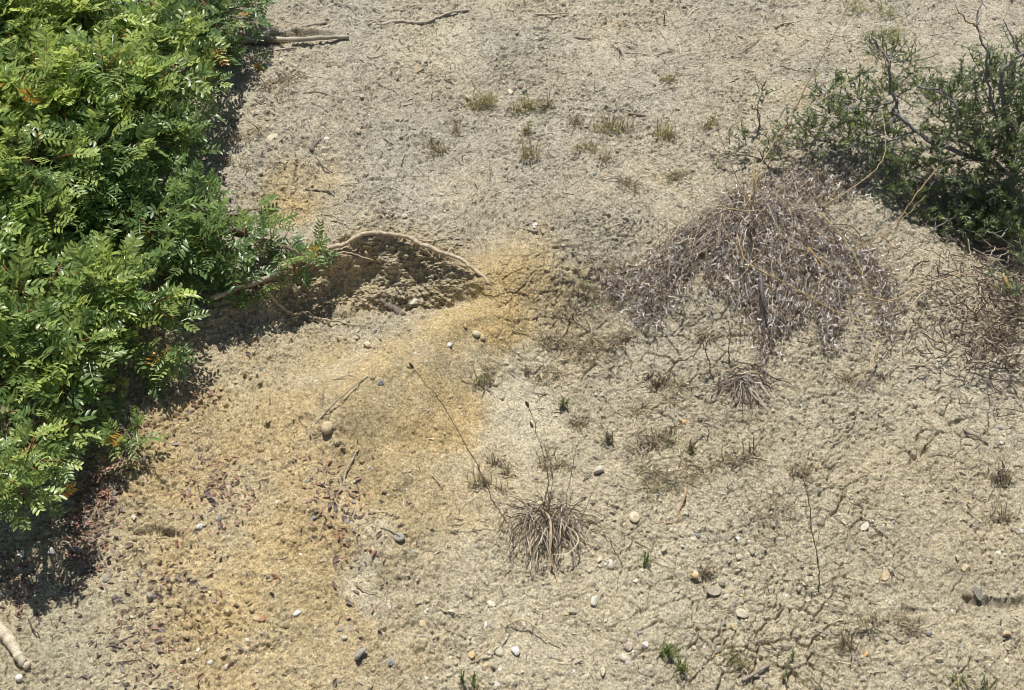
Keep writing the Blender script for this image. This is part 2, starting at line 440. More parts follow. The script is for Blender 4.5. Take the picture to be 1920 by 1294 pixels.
# ------------------------------------------------------------------ builders
class MB:
    def __init__(s): s.v = []; s.f = []; s.n = []; s.c = []; s.k = 0
    def add(s, V, F, col):
        """F: list of tuples"""
        V = np.asarray(V, float); s.v.append(V)
        for f in F:
            s.f.extend([i + s.k for i in f]); s.n.append(len(f))
        c = np.asarray(col, float)
        if c.ndim == 1: c = np.broadcast_to(c, (len(V), 3))
        s.c.append(c); s.k += len(V)
    def inst(s, V, Fa, pos, R, scale, cols, jit=None):
        """many copies: V (n,3), Fa list of (faces array kxm); pos (N,3); R (N,3,3) columns=axes; cols (N,3) or (N,n,3)"""
        N = len(pos)
        if N == 0: return
        W = np.einsum('nij,vj->nvi', R, V) * np.asarray(scale).reshape(N, 1, -1) + np.asarray(pos)[:, None, :]
        s.v.append(W.reshape(-1, 3))
        n = len(V)
        off = (np.arange(N) * n + s.k)
        for F in Fa:
            F = np.asarray(F)
            s.f.extend((F[None] + off[:, None, None]).reshape(-1).tolist()); s.n.extend([F.shape[1]] * (len(F) * N))
        c = np.asarray(cols, float)
        if c.ndim == 2: c = np.repeat(c[:, None, :], n, 1)
        s.c.append(c.reshape(-1, 3)); s.k += N * n
    def tube(s, pts, rad, col, sides=6, rough=0.0):
        P = [Vector(p) for p in pts]; n = len(P)
        if n < 2: return
        if not hasattr(rad, '__len__'): rad = [rad] * n
        V = []; F = []
        prev = None
        for i in range(n):
            t = (P[min(i + 1, n - 1)] - P[max(i - 1, 0)])
            if t.length < 1e-9: t = Vector((0, 0, 1))
            t.normalize()
            if prev is None:
                a = t.orthogonal().normalized()
            else:
                a = (prev - t * prev.dot(t))
                a = a.normalized() if a.length > 1e-6 else t.orthogonal().normalized()
            prev = a; b = t.cross(a)
            for k in range(sides):
                an = 2 * math.pi * k / sides
                r = rad[i] * (1 + (random.uniform(-rough, rough) if rough else 0))
                V.append(P[i] + (a * math.cos(an) + b * math.sin(an)) * r)
        for i in range(n - 1):
            for k in range(sides):
                k2 = (k + 1) % sides
                F.append((i * sides + k, i * sides + k2, (i + 1) * sides + k2, (i + 1) * sides + k))
        F.append(tuple(range(sides))[::-1]); F.append(tuple((n - 1) * sides + k for k in range(sides)))
        c = np.asarray(col, float)
        if c.ndim == 2: c = np.repeat(c, sides, 0)
        s.add([list(v) for v in V], F, c)
    def blade(s, pts, wid, col, up=None):
        """thin curled leaf blade, folded down the middle"""
        P = [Vector(p) for p in pts]; n = len(P); V = []; F = []
        up = up or Vector((random.gauss(0, 1), random.gauss(0, 1), random.gauss(0, 1))).normalized()
        for i in range(n):
            t = (P[min(i + 1, n - 1)] - P[max(i - 1, 0)]).normalized()
            sd_ = t.cross(up); sd_ = sd_.normalized() if sd_.length > 1e-4 else t.orthogonal()
            nn = sd_.cross(t)
            w_ = wid[i] if hasattr(wid, '__len__') else wid * math.sin(math.pi * (i + .6) / (n + .2)) ** .6
            V += [P[i] + sd_ * w_ + nn * w_ * .5, P[i], P[i] - sd_ * w_ + nn * w_ * .5]
        for i in range(n - 1):
            F += [(3 * i, 3 * i + 1, 3 * i + 4, 3 * i + 3), (3 * i + 1, 3 * i + 2, 3 * i + 5, 3 * i + 4)]
        s.add([list(v) for v in V], F, col)
    def mesh(s, name, m, smooth=True):
        return mesh_from(name, np.concatenate(s.v), s.f, s.n, ('tint', np.concatenate(s.c)), m, smooth)
    def build(s, name, m, parent=None, smooth=True, origin=None):
        V = np.concatenate(s.v)
        if origin is None: o3 = Vector((0, 0, 0)) if parent is not None else Vector((V.mean(0)[0], V.mean(0)[1], V.min(0)[2]))
        else: o3 = Vector(origin)
        if parent is not None: o3 = Vector(parent.location)
        s.v = [V - np.array(o3)]
        o = bpy.data.objects.new(name, s.mesh(name, m, smooth)); C.objects.link(o)
        if parent is not None: o.parent = parent
        else: o.location = o3
        return o

def tag(o, label=None, cat=None, group=None, kind=None):
    if label: o['label'] = label
    if cat: o['category'] = cat
    if group: o['group'] = group
    if kind: o['kind'] = kind
    return o
def thing(name, label, cat, loc, group=None):
    o = bpy.data.objects.new(name, None); C.objects.link(o); o.location = loc; o.empty_display_size = .02
    return tag(o, label, cat, group)
def part(mb, name, m, parent, smooth=True):
    return mb.build(name, m, parent, smooth)

def smooth_line(P, per=6):
    P = [Vector(p) for p in P]
    if len(P) < 3: per = max(per, 4)
    Q = [P[0] * 2 - P[1]] + P + [P[-1] * 2 - P[-2]]
    out = []
    for i in range(1, len(Q) - 2):
        for k in range(per):
            t = k / per; a, b, c, d = Q[i - 1], Q[i], Q[i + 1], Q[i + 2]
            out.append(.5 * ((2 * b) + (c - a) * t + (2 * a - 5 * b + 4 * c - d) * t * t + (-a + 3 * b - 3 * c + d) * t ** 3))
    out.append(P[-1]); return out
def rv(s=1.0): return Vector((random.gauss(0, s), random.gauss(0, s), random.gauss(0, s)))
def wob(P, a):
    out = [P[0]]; r = Vector((0, 0, 0))
    for p in P[1:]:
        r = r * .6 + rv(a); out.append(p + r)
    return out

# ------------------------------------------------------------------ stones, pebbles
def ico(sub):
    import bmesh
    bm = bmesh.new(); bmesh.ops.create_icosphere(bm, subdivisions=sub, radius=1)
    V = np.array([v.co[:] for v in bm.verts]); F = np.array([[v.index for v in f.verts] for f in bm.faces]); bm.free()
    return V, F
I1, F1_ = ico(1); I2, F2_ = ico(2); I3, F3_ = ico(3)

def rock_shape(V, seed, facets=7, flat=.6, round_=.0):
    r = np.random.default_rng(seed)
    W = V.copy()
    for k in range(facets):
        n = r.normal(size=3); n /= np.linalg.norm(n)
        lim = r.uniform(.36, .78) + round_ * .38
        d = W @ n
        W -= np.where(d > lim, (d - lim), 0)[:, None] * n
    W *= 1 + .05 * vnoise(V[:, 0] + seed, V[:, 1], V[:, 2], .5, 2)[:, None]
    W *= np.array([1, r.uniform(.65, .95), flat])
    return W

def frame(nor, spin):
    z = Vector(nor).normalized(); x = z.orthogonal().normalized(); y = z.cross(x)
    x2 = x * math.cos(spin) + y * math.sin(spin); y2 = z.cross(x2)
    return np.array([x2, y2, z]).T

def px_m(p):   # metres per photo pixel at point p
    return float(np.dot(np.array(p) - CAM, FWD)) / FX

PAL = dict(cream=(.66, .57, .40), white=(.72, .70, .64), tan=(.56, .45, .28), grey=(.36, .34, .29), blue=(.29, .30, .30),
           beige=(.56, .50, .37), orange=(.62, .38, .15), yellow=(.66, .50, .24), pink=(.58, .47, .37), brown=(.26, .19, .12), pale=(.60, .56, .45))

def stone(px, py, size, colr, label, cat='stone', name='stone', flat=.55, facets=7, stretch=1.0, rot=None, sink=.42, group=None, rnd=0, spots=None):
    loc, nor = hit(px, py)
    r = size * px_m(loc) * .5 * (.82 if rnd else .95)
    sd_ = int(px * 7 + py * 13)
    W = rock_shape(I3, sd_, facets, flat, rnd)
    W[:, 0] *= stretch
    if not rnd: sink = .22
    W[:, 2] += flat * (1 - 2 * sink) 
    a = rot if rot is not None else random.uniform(0, 6.28)
    R = frame(Vector(nor) * .35 + Vector((0, -.25, .9)), a)
    c = np.array(PAL[colr])
    vv = vnoise(I3[:, 0] * 1 + sd_, I3[:, 1], I3[:, 2], .45, 3)
    cc = c[None] * (1 + .16 * vv[:, None])
    if spots is not None:
        m = sstep(.0, .35, vnoise(I3[:, 0] + sd_, I3[:, 1], I3[:, 2], .8, 5))[:, None]
        cc = cc * (1 - m) + np.array(PAL[spots]) * m
    dusty = sstep(.1, -.5, I3[:, 2])[:, None] * .5
    cc = cc * (1 - dusty) + np.array([.42, .35, .23]) * dusty
    mb = MB(); mb.add(W * r, [tuple(f) for f in F3_], cc)
    me = mb.mesh(name, M_stone, bool(rnd))
    o = bpy.data.objects.new(name, me); C.objects.link(o)
    o.matrix_world = Matrix.Translation(loc) @ Matrix(R.tolist()).to_4x4()
    return tag(o, label, cat, group)

STONES = [
 (893, 627, 20, 'cream', 'round cream pebble on the ochre spur, left one of a touching pair', dict(rnd=1, flat=.75)),
 (905, 633, 17, 'tan', 'dusty tan pebble on the ochre spur, right one of a touching pair', dict(rnd=1, flat=.6)),
 (844, 648, 13, 'white', 'tiny bluish white chip on the ochre spur left of the pebble pair', dict()),
 (688, 650, 22, 'cream', 'cream stone standing on the hollow floor below the pale crooked root', dict(flat=.8, stretch=.8)),
 (702, 622, 16, 'grey', 'dark grey pebble beside the end of the pale crooked root', dict()),
 (777, 568, 22, 'pale', 'pale flat stone among rubble right of the dark bark chunk', dict(flat=.5)),
 (752, 548, 13, 'beige', 'small beige stone just above the dark bark chunk', dict()),
 (952, 680, 21, 'cream', 'cream stone between two small dry tufts right of the ochre spur', dict()),
 (1012, 558, 15, 'grey', 'round grey pebble on the right flank of the ochre spur', dict(rnd=1)),
 (1098, 515, 27, 'tan', 'angular tan stone with a shaded facet left of the big dead tussock', dict(facets=5, flat=.8)),
 (1018, 434, 17, 'tan', 'tan block beside a short stick at the head of the ochre spur', dict(facets=5, flat=.8)),
 (1003, 423, 13, 'white', 'flat white chip behind the tan block at the head of the ochre spur', dict(flat=.3)),
 (1123, 885, 24, 'pale', 'pale tall wedge shaped stone above the small dry tussock', dict(facets=5, flat=.9, stretch=1.0)),
 (748, 1008, 29, 'grey', 'flattened dusty brown grey stone alone left of the small dry tussock', dict(rnd=1, flat=.5)),
 (1190, 970, 28, 'cream', 'broad cream stone half sunk right of the small dry tussock', dict(flat=.4, rnd=1)),
 (1104, 978, 15, 'yellow', 'small yellow stone just right of the small dry tussock', dict()),
 (1144, 1057, 17, 'white', 'pure white pointed chip lying below the small dry tussock', dict(facets=4, flat=.4)),
 (1125, 1050, 14, 'cream', 'cream flat chip left of the pure white pointed chip', dict(flat=.4)),
 (1276, 1078, 26, 'beige', 'smooth beige slanting stone, left of the three stones together', dict(facets=5, flat=.6, rot=-.8)),
 (1300, 1084, 28, 'cream', 'cream stone stained orange, middle of the three stones together', dict(spots='orange', flat=.75)),
 (1337, 1110, 30, 'beige', 'faceted grey beige stone, right of the three stones together', dict(facets=5, flat=.8)),
 (1360, 1119, 17, 'pink', 'pinkish flat pebble touching the right of the faceted grey beige stone', dict(flat=.4)),
 (1369, 1107, 14, 'tan', 'tan pebble above right of the faceted grey beige stone', dict()),
 (1388, 1118, 12, 'yellow', 'little yellow stone right of the three stones together', dict()),
 (1308, 1004, 17, 'blue', 'smooth dark slate blue pebble on bare cracked soil', dict(rnd=1, flat=.55)),
 (1369, 1036, 12, 'blue', 'thin blue grey chip beside a beige pebble', dict(flat=.35)),
 (1385, 1045, 16, 'beige', 'beige pebble beside a thin blue grey chip', dict(rnd=1)),
 (1383, 1007, 12, 'white', 'white curved chip right of the slate blue pebble', dict(flat=.3, stretch=1.5, rot=1.2)),
 (1280, 1025, 10, 'white', 'tiny white grain below left of the slate blue pebble', dict()),
 (1391, 1152, 28, 'beige', 'large beige flat flake lying below the three stones together', dict(flat=.35, facets=4)),
 (1374, 1178, 18, 'tan', 'tan pebble just below the large beige flake', dict()),
 (1357, 1169, 15, 'grey', 'grey pebble left of the large beige flake', dict()),
 (1192, 1090, 14, 'white', 'white chip with an orange edge below the green tuft', dict(spots='orange', flat=.4)),
 (1117, 1126, 22, 'pale', 'long pale chip tilted on the cracked soil below the small tussock', dict(flat=.35, stretch=1.4, rot=.1)),
 (1199, 1187, 11, 'blue', 'tiny slate pebble above the pair of green tufts', dict()),
 (1177, 1214, 22, 'pink', 'pale pinkish upright stone left of the green tufts', dict(flat=.6)),
 (1209, 1210, 19, 'white', 'bright white quartz stone touching the left green tuft', dict(facets=5, flat=.6)),
 (1131, 1262, 21, 'cream', 'cream and white stone beside a small hole near the bottom edge', dict(flat=.7, stretch=.9)),
 (1420, 1240, 15, 'beige', 'rounded beige pebble right of the lower tufts', dict(rnd=1)),
 (1451, 1212, 14, 'white', 'flat white shell chip right of the lower tufts', dict(flat=.25)),
 (1343, 1229, 14, 'yellow', 'dull yellow pebble between the lower tufts', dict()),
 (793, 1170, 24, 'tan', 'round flat tan disc stone above a curved grey twig', dict(rnd=1, flat=.35)),
 (729, 1137, 14, 'white', 'bright white chip perched on a clod above the tan disc stone', dict(facets=4)),
 (845, 1150, 17, 'white', 'white crumbly lump right of the round tan disc stone', dict(facets=9)),
 (920, 1133, 18, 'pale', 'silvery pale shell piece lying above the broken straw', dict(flat=.3, stretch=1.2)),
 (910, 1172, 15, 'white', 'white sharp chip left of the broken straw', dict(flat=.3, stretch=1.3, rot=.6)),
 (981, 1173, 18, 'pink', 'pinkish white stone just under the peak of the broken straw', dict(flat=.4)),
 (966, 1222, 22, 'white', 'large ribbed white shell fragment near the bottom edge', dict(flat=.45)),
 (936, 1222, 32, 'beige', 'round beige stone half buried left of the white shell fragment', dict(rnd=1, flat=.45)),
 (883, 1231, 18, 'yellow', 'pale yellow blocky stone above the bottom green blades', dict(facets=5, flat=.7)),
 (912, 1251, 19, 'tan', 'tan faceted stone right of the bottom green blades', dict(facets=5)),
 (938, 1257, 11, 'white', 'small white flake right of the tan faceted stone', dict(flat=.3)),
 (1030, 1230, 16, 'grey', 'grey oval pebble right of the white shell fragment', dict(rnd=1, flat=.5)),
 (930, 1282, 17, 'white', 'white long chip at the bottom edge beside the green blades', dict(flat=.3, stretch=1.3)),
 (676, 1228, 36, 'grey', 'big rough grey lump beside a dark red leaf near the bottom edge', dict(facets=9, flat=.6)),
 (733, 1241, 17, 'blue', 'dark slate pebble right of the big rough grey lump', dict()),
 (645, 1198, 15, 'pale', 'whitish pebble left of the big rough grey lump', dict()),
 (799, 1272, 10, 'white', 'small white oval grain near the bottom edge', dict(rnd=1)),
 (557, 1150, 18, 'white', 'white oval pebble alone on the golden soil', dict(rnd=1, flat=.5, stretch=1.2, rot=0)),
 (372, 1218, 13, 'white', 'white shell chip beside the forked straw at lower left', dict(flat=.3)),
 (395, 1242, 16, 'pale', 'round pale grey pebble below the forked straw at lower left', dict(rnd=1)),
 (425, 1251, 17, 'beige', 'round beige pebble, right of the pale grey pebble below the forked straw', dict(rnd=1)),
 (280, 1122, 26, 'grey', 'upright grey splinter of stone among the brown leaves', dict(facets=5, flat=.8, stretch=.8)),
 (262, 1078, 16, 'grey', 'small grey stone among brown leaves above the upright splinter', dict()),
 (520, 943, 16, 'cream', 'cream round pebble above the golden hump', dict(rnd=1)),
 (376, 989, 15, 'white', 'white curled shell bit on crumbly golden soil', dict(flat=.6)),
 (41, 1038, 19, 'white', 'white shiny shell in the shrub shade near the left edge', dict(flat=.35, stretch=1.3, rot=.2)),
 (97, 1033, 17, 'white', 'grey and white cupped shell in the shrub shade, right of the shiny one', dict(flat=.4, spots='grey')),
 (252, 971, 16, 'pale', 'bluish white flake beside a small hole left of the golden soil', dict(flat=.35)),
 (330, 740, 18, 'beige', 'dusty beige stone among litter under the edge of the big shrub', dict()),
 (614, 803, 32, 'tan', 'round tan lump where the thin grey stem ends', dict(rnd=1, flat=.7)),
 (713, 718, 13, 'blue', 'dark blue pebble right of the slanting grey stem', dict()),
 (490, 693, 13, 'blue', 'dark blue pebble on golden soil below the arched root', dict()),
 (592, 716, 12, 'white', 'little white pebble left of the slanting grey stem', dict(rnd=1)),
 (443, 221, 17, 'cream', 'cream stone at the right edge of the big shrub', dict()),
 (528, 116, 15, 'cream', 'cream stone just below the grey log', dict()),
 (511, 258, 26, 'cream', 'flat cream slab left of the short dark stick', dict(flat=.25, facets=5)),
 (612, 263, 14, 'white', 'white stone right of the short dark stick', dict()),
 (672, 246, 17, 'pink', 'pink pebble on the grey slope right of the short dark stick', dict(rnd=1, flat=.6)),
 (784, 132, 17, 'tan', 'tan pebble high on the grey slope', dict()),
 (879, 184, 20, 'cream', 'flat cream stone at the left of the yellowish grass patch', dict(flat=.35)),
 (956, 173, 18, 'cream', 'flat cream stone behind the yellowish grass patch', dict(flat=.3)),
 (977, 163, 13, 'brown', 'dark brown pebble behind the yellowish grass patch', dict(rnd=1)),
 (1161, 45, 11, 'orange', 'tiny orange stone near the top edge', dict()),
 (1658, 1082, 28, 'tan', 'tan angular stone with a broken face on the right slope', dict(facets=4, flat=.75)),
 (1813, 1066, 24, 'tan', 'flat tan stone above the dark ledge at lower right', dict(flat=.4, facets=5)),
 (1832, 1114, 32, 'grey', 'grey stone sheltered under the dark ledge at lower right', dict(flat=.6)),
 (1871, 1037, 16, 'white', 'bright white oval chip near the right edge', dict(flat=.3, stretch=1.3, rot=0)),
 (1914, 996, 13, 'white', 'white pebble touching the right edge', dict()),
 (1888, 1190, 17, 'tan', 'tan triangular stone at lower right below the dark ledge', dict(facets=4, flat=.5)),
 (1804, 1213, 16, 'grey', 'dark grey pebble at lower right', dict()),
 (1887, 1240, 15, 'cream', 'round cream pebble in the lower right corner', dict(rnd=1)),
 (1795, 1267, 17, 'tan', 'tan stone beside the corner grass tuft', dict()),
 (1741, 1187, 14, 'blue', 'bluish upright chip at lower right', dict(flat=.5)),
 (1624, 1227, 12, 'orange', 'small orange pebble near the bottom right', dict()),
 (1622, 986, 17, 'pale', 'long pale flake in the middle of the right slope', dict(flat=.3, stretch=1.5, rot=.1)),
 (1635, 978, 10, 'white', 'tiny white grain above the long pale flake', dict(flat=.4)),
 (1582, 980, 14, 'pale', 'pale upright chip on the right slope left of the long flake', dict()),
 (1283, 791, 13, 'orange', 'orange round pebble below the grey dead fan', dict(rnd=1)),
 (1287, 722, 12, 'cream', 'cream pebble beside the dark low tuft', dict()),
]
for px, py, s_, c_, lab, kw in STONES:
    stone(px, py, s_, c_, lab, name='pebble' if kw.get('rnd') else 'stone', cat='pebble' if kw.get('rnd') else 'stone', **kw)
# the little white ball with a stalk shadow at lower left
loc, nor = hit(37, 1276)
mb = MB(); mb.add(I2 * .0068 * np.array([1, 1, .9]) + np.array([0, 0, .006]), [tuple(f) for f in F2_], (.82, .76, .66))
o = bpy.data.objects.new('snail_shell', mb.mesh('snail_shell', M_stone)); C.objects.link(o); o.location = loc
tag(o, 'smooth round cream snail shell in the lower left corner', 'snail shell')

# loose pebbles nobody could tell apart: individuals sharing a few meshes
variants = []
for k in range(8):
    cn = ['white', 'cream', 'tan', 'grey', 'beige', 'pale', 'yellow', 'blue'][k]
    W = rock_shape(I2, 900 + k, 6, .5); mb = MB()
    mb.add(W, [tuple(f) for f in F2_], np.array(PAL[cn])[None] * (1 + .1 * rng.normal(size=(len(I2), 1))))
    variants.append((cn, mb.mesh('loose_pebble', M_stone)))
for i in range(230):
    px = random.uniform(330, 1900); py = random.uniform(120, 1285) if i % 3 else random.uniform(900, 1285)
    if 1150 < px < 1700 and 330 < py < 640: continue
    loc, nor = hit(px, py)
    cn, me = variants[random.choice([0, 0, 1, 1, 2, 3, 4, 5, 5, 6, 7])]
    o = bpy.data.objects.new('loose_pebble', me); C.objects.link(o)
    r = random.uniform(3.2, 6.2) * px_m(loc)
    o.matrix_world = Matrix.Translation(loc) @ Matrix(frame(nor, random.uniform(0, 6.28)).tolist()).to_4x4() @ Matrix.Scale(r, 4)
    tag(o, 'tiny loose stone chip scattered on the bare dry soil', 'pebble', 'tiny loose stone chips scattered over the slope')

# ------------------------------------------------------------------ crumbs and grit (stuff)
def scatter_pts(n, fn=None, x0=-1.4, x1=1.4, y0=-.78, y1=1.25):
    x = rng.uniform(x0, x1, n * 3); y = rng.uniform(y0, y1, n * 3)
    if fn is not None:
        k = rng.random(n * 3) < fn(x, y); x, y = x[k], y[k]
    return x[:n], y[:n]
def crumb_density(x, y):
    _, ro, cr = soil(x, y)
    return np.clip(ro - .25, .06, 1) * np.clip(.6 + .7 * n2(x, y, .08, 40), .05, 1)
cx, cy = scatter_pts(42000, crumb_density)
colr, _, _ = soil(cx, cy)
for nm, lo, hi, label in (('soil_crumbs', 0, len(cx), None),):
    P = []; R = []; ok_ = []
    for x, y in zip(cx, cy):
        l, n_ = drop(x, y); P.append(l[:]); R.append(frame(Vector(n_) + rv(.25), random.uniform(0, 6.28)))
    P = np.array(P); R = np.array(R)
    size = .0011 + .0028 * rng.random(len(cx)) ** 2 + .0075 * (rng.random(len(cx)) ** 9)
    vid = rng.integers(0, 6, len(cx)); mb = MB()
    for v in range(6):
        W = rock_shape(I1 * rng.uniform(.8, 1.15, (len(I1), 1)), 50 + v, 4, .65)
        m_ = vid == v
        mb.inst(W, [F1_], P[m_], R[m_], size[m_][:, None], colr[m_] * (1 + .12 * rng.normal(size=(m_.sum(), 1))).clip(.7, 1.3))
    o = mb.build('soil_crumbs', M_clod, None, False)
    tag(o, 'loose crumbs of dry soil strewn all over the slope', 'soil crumbs', kind='stuff')
gx_, gy_ = scatter_pts(8500, lambda x, y: np.clip(.35 + .4 * sstep(.2, -.5, y) + .5 * n2(x, y, .2, 41), .04, 1))
P = []; R = []
for x, y in zip(gx_, gy_):
    l, n_ = drop(x, y); P.append(l[:]); R.append(frame(Vector(n_) + rv(.3), random.uniform(0, 6.28)))
P = np.array(P); R = np.array(R); mb = MB()
pc = np.array([PAL[k] for k in ('white', 'cream', 'pale', 'beige', 'tan', 'grey', 'yellow', 'blue')])
cc = pc[rng.choice(8, len(P), p=[.10, .14, .2, .22, .17, .11, .03, .03])]
size = .0010 + .0034 * rng.random(len(P)) ** 3.5
mb.inst(rock_shape(I1, 77, 4, .5), [F1_], P, R, size[:, None], cc)
tag(mb.build('gravel', M_stone, None, False), 'fine pale grit and shell bits mixed in the soil surface', 'gravel', kind='stuff')

# ------------------------------------------------------------------ fine plant debris (stuff)
def debris_density(x, y):
    d = .30 + .5 * sstep(.0, .5, y) + .45 * n2(x, y, .13, 42)
    for pts, r, a in [([(1050, 560), (1120, 640), (1250, 760), (1400, 860), (1300, 900)], .16, .7), ([(1860, 560), (1890, 900), (1880, 700)], .10, .8),
                      ([(500, 110), (560, 160), (480, 250), (620, 330)], .14, .6), ([(1560, 1230), (1450, 1180)], .1, .4), ([(1130, 480), (1160, 600)], .12, .6),
                      ([(1700, 600), (1850, 600)], .1, .6)]:
        d = d + a * strk(x, y, pts, r, .6)
    d = d - .6 * strk(x, y, [(960, 540), (820, 660), (800, 800), (560, 780), (500, 1100)], .13, .6)
    return np.clip(d, .03, 1)
dx_, dy_ = scatter_pts(16000, debris_density)
mb = MB(); tones = [(.11, .09, .07), (.15, .12, .09), (.24, .20, .15), (.44, .37, .26), (.58, .50, .37), (.38, .34, .29), (.62, .55, .42), (.25, .21, .18), (.48, .42, .31)]
for x, y in zip(dx_, dy_):
    l, n_ = drop(x, y); n_ = Vector(n_)
    a = random.uniform(0, 6.28); L_ = random.uniform(.003, .010) * (random.uniform(2, 4) if random.random() < .14 else 1)
    d = Vector((math.cos(a), math.sin(a) * .8, math.sin(a) * SLOPE)); bend = rv(.35)
    p0 = l + n_ * .0012; P_ = [p0 - d * L_, p0 + bend * L_ * .3 + n_ * .001, p0 + d * L_ + n_ * random.uniform(0, .002)]
    col = np.array(random.choice(tones)) * random.uniform(.8, 1.2)
    if random.random() < .65: mb.tube(P_, random.uniform(.0003, .0007), col, 3)
    else: mb.blade(P_, random.uniform(.0006, .0015), col, n_ + rv(.4))
tag(mb.build('plant_debris', M_dry, None), 'fine bits of dry straw, bark and rootlets littering the slope', 'plant debris', kind='stuff')

# ------------------------------------------------------------------ sticks, roots, stems
def line_h(pts):
    """photo points with height over the soil -> world line"""
    return [above(p[0], p[1], (p[2] if len(p) > 2 else .003)) for p in pts]
def stick(name, label, cat, pts, r0, r1, col, side=(), sides=8, wobble=.0008, group=None, lab_side='side_twig', rough=.10):
    pts = [(p[0], p[1], max(p[2], r0 * .95 + .001)) if 0 < k_ < len(pts) - 1 else p for k_, p in enumerate(pts)]
    W_ = wob(smooth_line(line_h(pts), 7), wobble)
    n = len(W_); rad = [r0 + (r1 - r0) * i / (n - 1) for i in range(n)]
    rad = [r * (1 + .09 * math.sin(i * 1.9 + pts[0][0]) ) for i, r in enumerate(rad)]
    mb = MB(); c = np.array(col)[None] * (1 + .12 * rng.normal(size=(n, 1))).clip(.7, 1.3)
    mb.tube(W_, rad, c, sides, rough)
    if not side:
        return tag(mb.build(name, M_bark, None), label, cat, group)
    base = W_[0]; t = thing(name, label, cat, base, group)
    part(mb, 'stem', M_bark, t)
    for sp, a, b in side:
        W2 = wob(smooth_line(line_h(sp), 6), wobble * .7); m2 = MB(); k = len(W2)
        m2.tube(W2, [a + (b - a) * i / (k - 1) for i in range(k)], col, 6, rough); part(m2, lab_side, M_bark, t)
    return t
ROOT = (.52, .43, .31); GREYW = (.40, .37, .32); DARKW = (.13, .11, .095); STRAW = (.62, .49, .29); TWIG = (.24, .20, .16)
stick('exposed_root', 'long pale brown root arching over the eroded hollow', 'root',
      [(395, 560, .06), (450, 540, .055), (510, 516, .06), (535, 497, .055), (575, 484, .05), (605, 470, .045), (650, 456, .035), (680, 441, .024), (705, 437, .020), (745, 441, .022), (773, 446, .028), (783, 456, .04), (808, 465, .045), (835, 476, .045), (862, 484, .04), (880, 498, .03), (900, 515, .016), (917, 531, .002)],
      .0058, .0040, ROOT, [([(605, 475, .03), (625, 479, .035), (645, 473, .04), (668, 479, .05), (700, 489, .06)], .0028, .0014),
                          ([(783, 449, .012), (805, 452, .012), (835, 446, .008), (862, 440, .004)], .0017, .0008),
                          ([(838, 474, .01), (845, 464, .008), (862, 456, .006), (888, 452, .005)], .0022, .0012)], lab_side='side_root')
stick('exposed_root', 'crooked pale root snaking over the hollow floor below the big shrub', 'root',
      [(478, 522, .05), (505, 552, .03), (528, 576, .015), (548, 588, .01), (575, 585, .01), (590, 596, .012), (612, 600, .012), (640, 604, .01), (665, 610, .008), (687, 612, .004)],
      .0038, .0017, (.46, .38, .27), [([(570, 586, .01), (590, 600, .008), (610, 612, .005), (618, 628, .003)], .0016, .0007), ([(580, 590, .01), (585, 603, .005), (605, 612, .004)], .0018, .0009)], lab_side='side_root')
stick('hanging_root', 'thin pale rootlet hanging down the hollow wall, left of the two', 'root', [(452, 520, .05), (458, 560, .03), (462, 590, .02), (460, 625, .003)], .0016, .0008, (.45, .37, .27))
stick('hanging_root', 'thin pale rootlet hanging down the hollow wall, right of the two', 'root', [(545, 530, .05), (560, 545, .03), (573, 560, .015), (578, 580, .003)], .0013, .0007, (.45, .37, .27))
stick('bark_chunk', 'short thick dark weathered bark chunk on the hollow floor', 'wood piece', [(713, 563, .006), (728, 574, .006), (742, 580, .007), (757, 592, .004)], .0055, .0075, (.20, .17, .14), rough=.35, sides=9)
stick('dry_root', 'forked grey dead rootlet in the rubble right of the bark chunk', 'root', [(812, 528, .012), (800, 540, .01), (790, 550, .005), (784, 560, .002)], .0016, .0012, GREYW, [([(822, 532, .01), (812, 546, .006), (806, 556, .002)], .0014, .0008)])
stick('log', 'long straight grey log lying under the top of the shrubs', 'log', [(435, 76, .016), (480, 73, .020), (560, 73, .018), (655, 69, .006)], .0100, .0048, (.46, .41, .32), rough=.06, sides=10)
stick('dead_branch', 'half buried tapering grey branch just behind the log', 'branch', [(485, 66, .004), (535, 60, .009), (565, 52, .007), (612, 42, .002)], .0085, .003, (.42, .37, .30), sides=9)
stick('stick', 'pale thin stick parallel below the log', 'stick', [(480, 97, .004), (520, 93, .008), (562, 89, .004)], .0034, .0026, (.45, .40, .33))
stick('stick', 'short pale stick below the log, third down', 'stick', [(495, 129, .004), (530, 128, .004)], .003, .0024, (.45, .40, .30))
stick('dead_branch', 'long thin branch curving along the top left of the bare slope', 'branch', [(700, 53, .003), (725, 44, .005), (755, 40, .006), (785, 43, .006), (805, 40, .006), (835, 26, .006), (868, 19, .006), (888, 20, .003)], .0046, .0024, (.50, .44, .35),
      [([(808, 38, .006), (822, 26, .01), (812, 16, .012)], .0018, .001)])
stick('stick', 'short grey stick left behind the long thin curving branch', 'stick', [(690, 47, .003), (708, 37, .006), (729, 22, .003)], .0035, .0022, (.40, .35, .28))
stick('stick', 'short pale straight stick at the top centre casting a dark shadow', 'stick', [(1003, 27, .006), (1035, 27, .010), (1066, 25, .006)], .0026, .0022, (.50, .43, .32))
stick('stick', 'dark thin stick below the pale one at the top centre', 'stick', [(1072, 70, .003), (1108, 72, .003)], .002, .0015, (.22, .17, .13))
stick('stick', 'small brown stick right of the yellowish grass patch', 'stick', [(1166, 209, .003), (1190, 214, .004), (1216, 217, .003)], .0026, .0032, (.34, .27, .21))
stick('stick', 'short dark thick stick lying diagonally on the upper left slope', 'stick', [(584, 284, .004), (593, 266, .007), (605, 244, .004)], .0062, .0046, (.24, .20, .16), rough=.2)
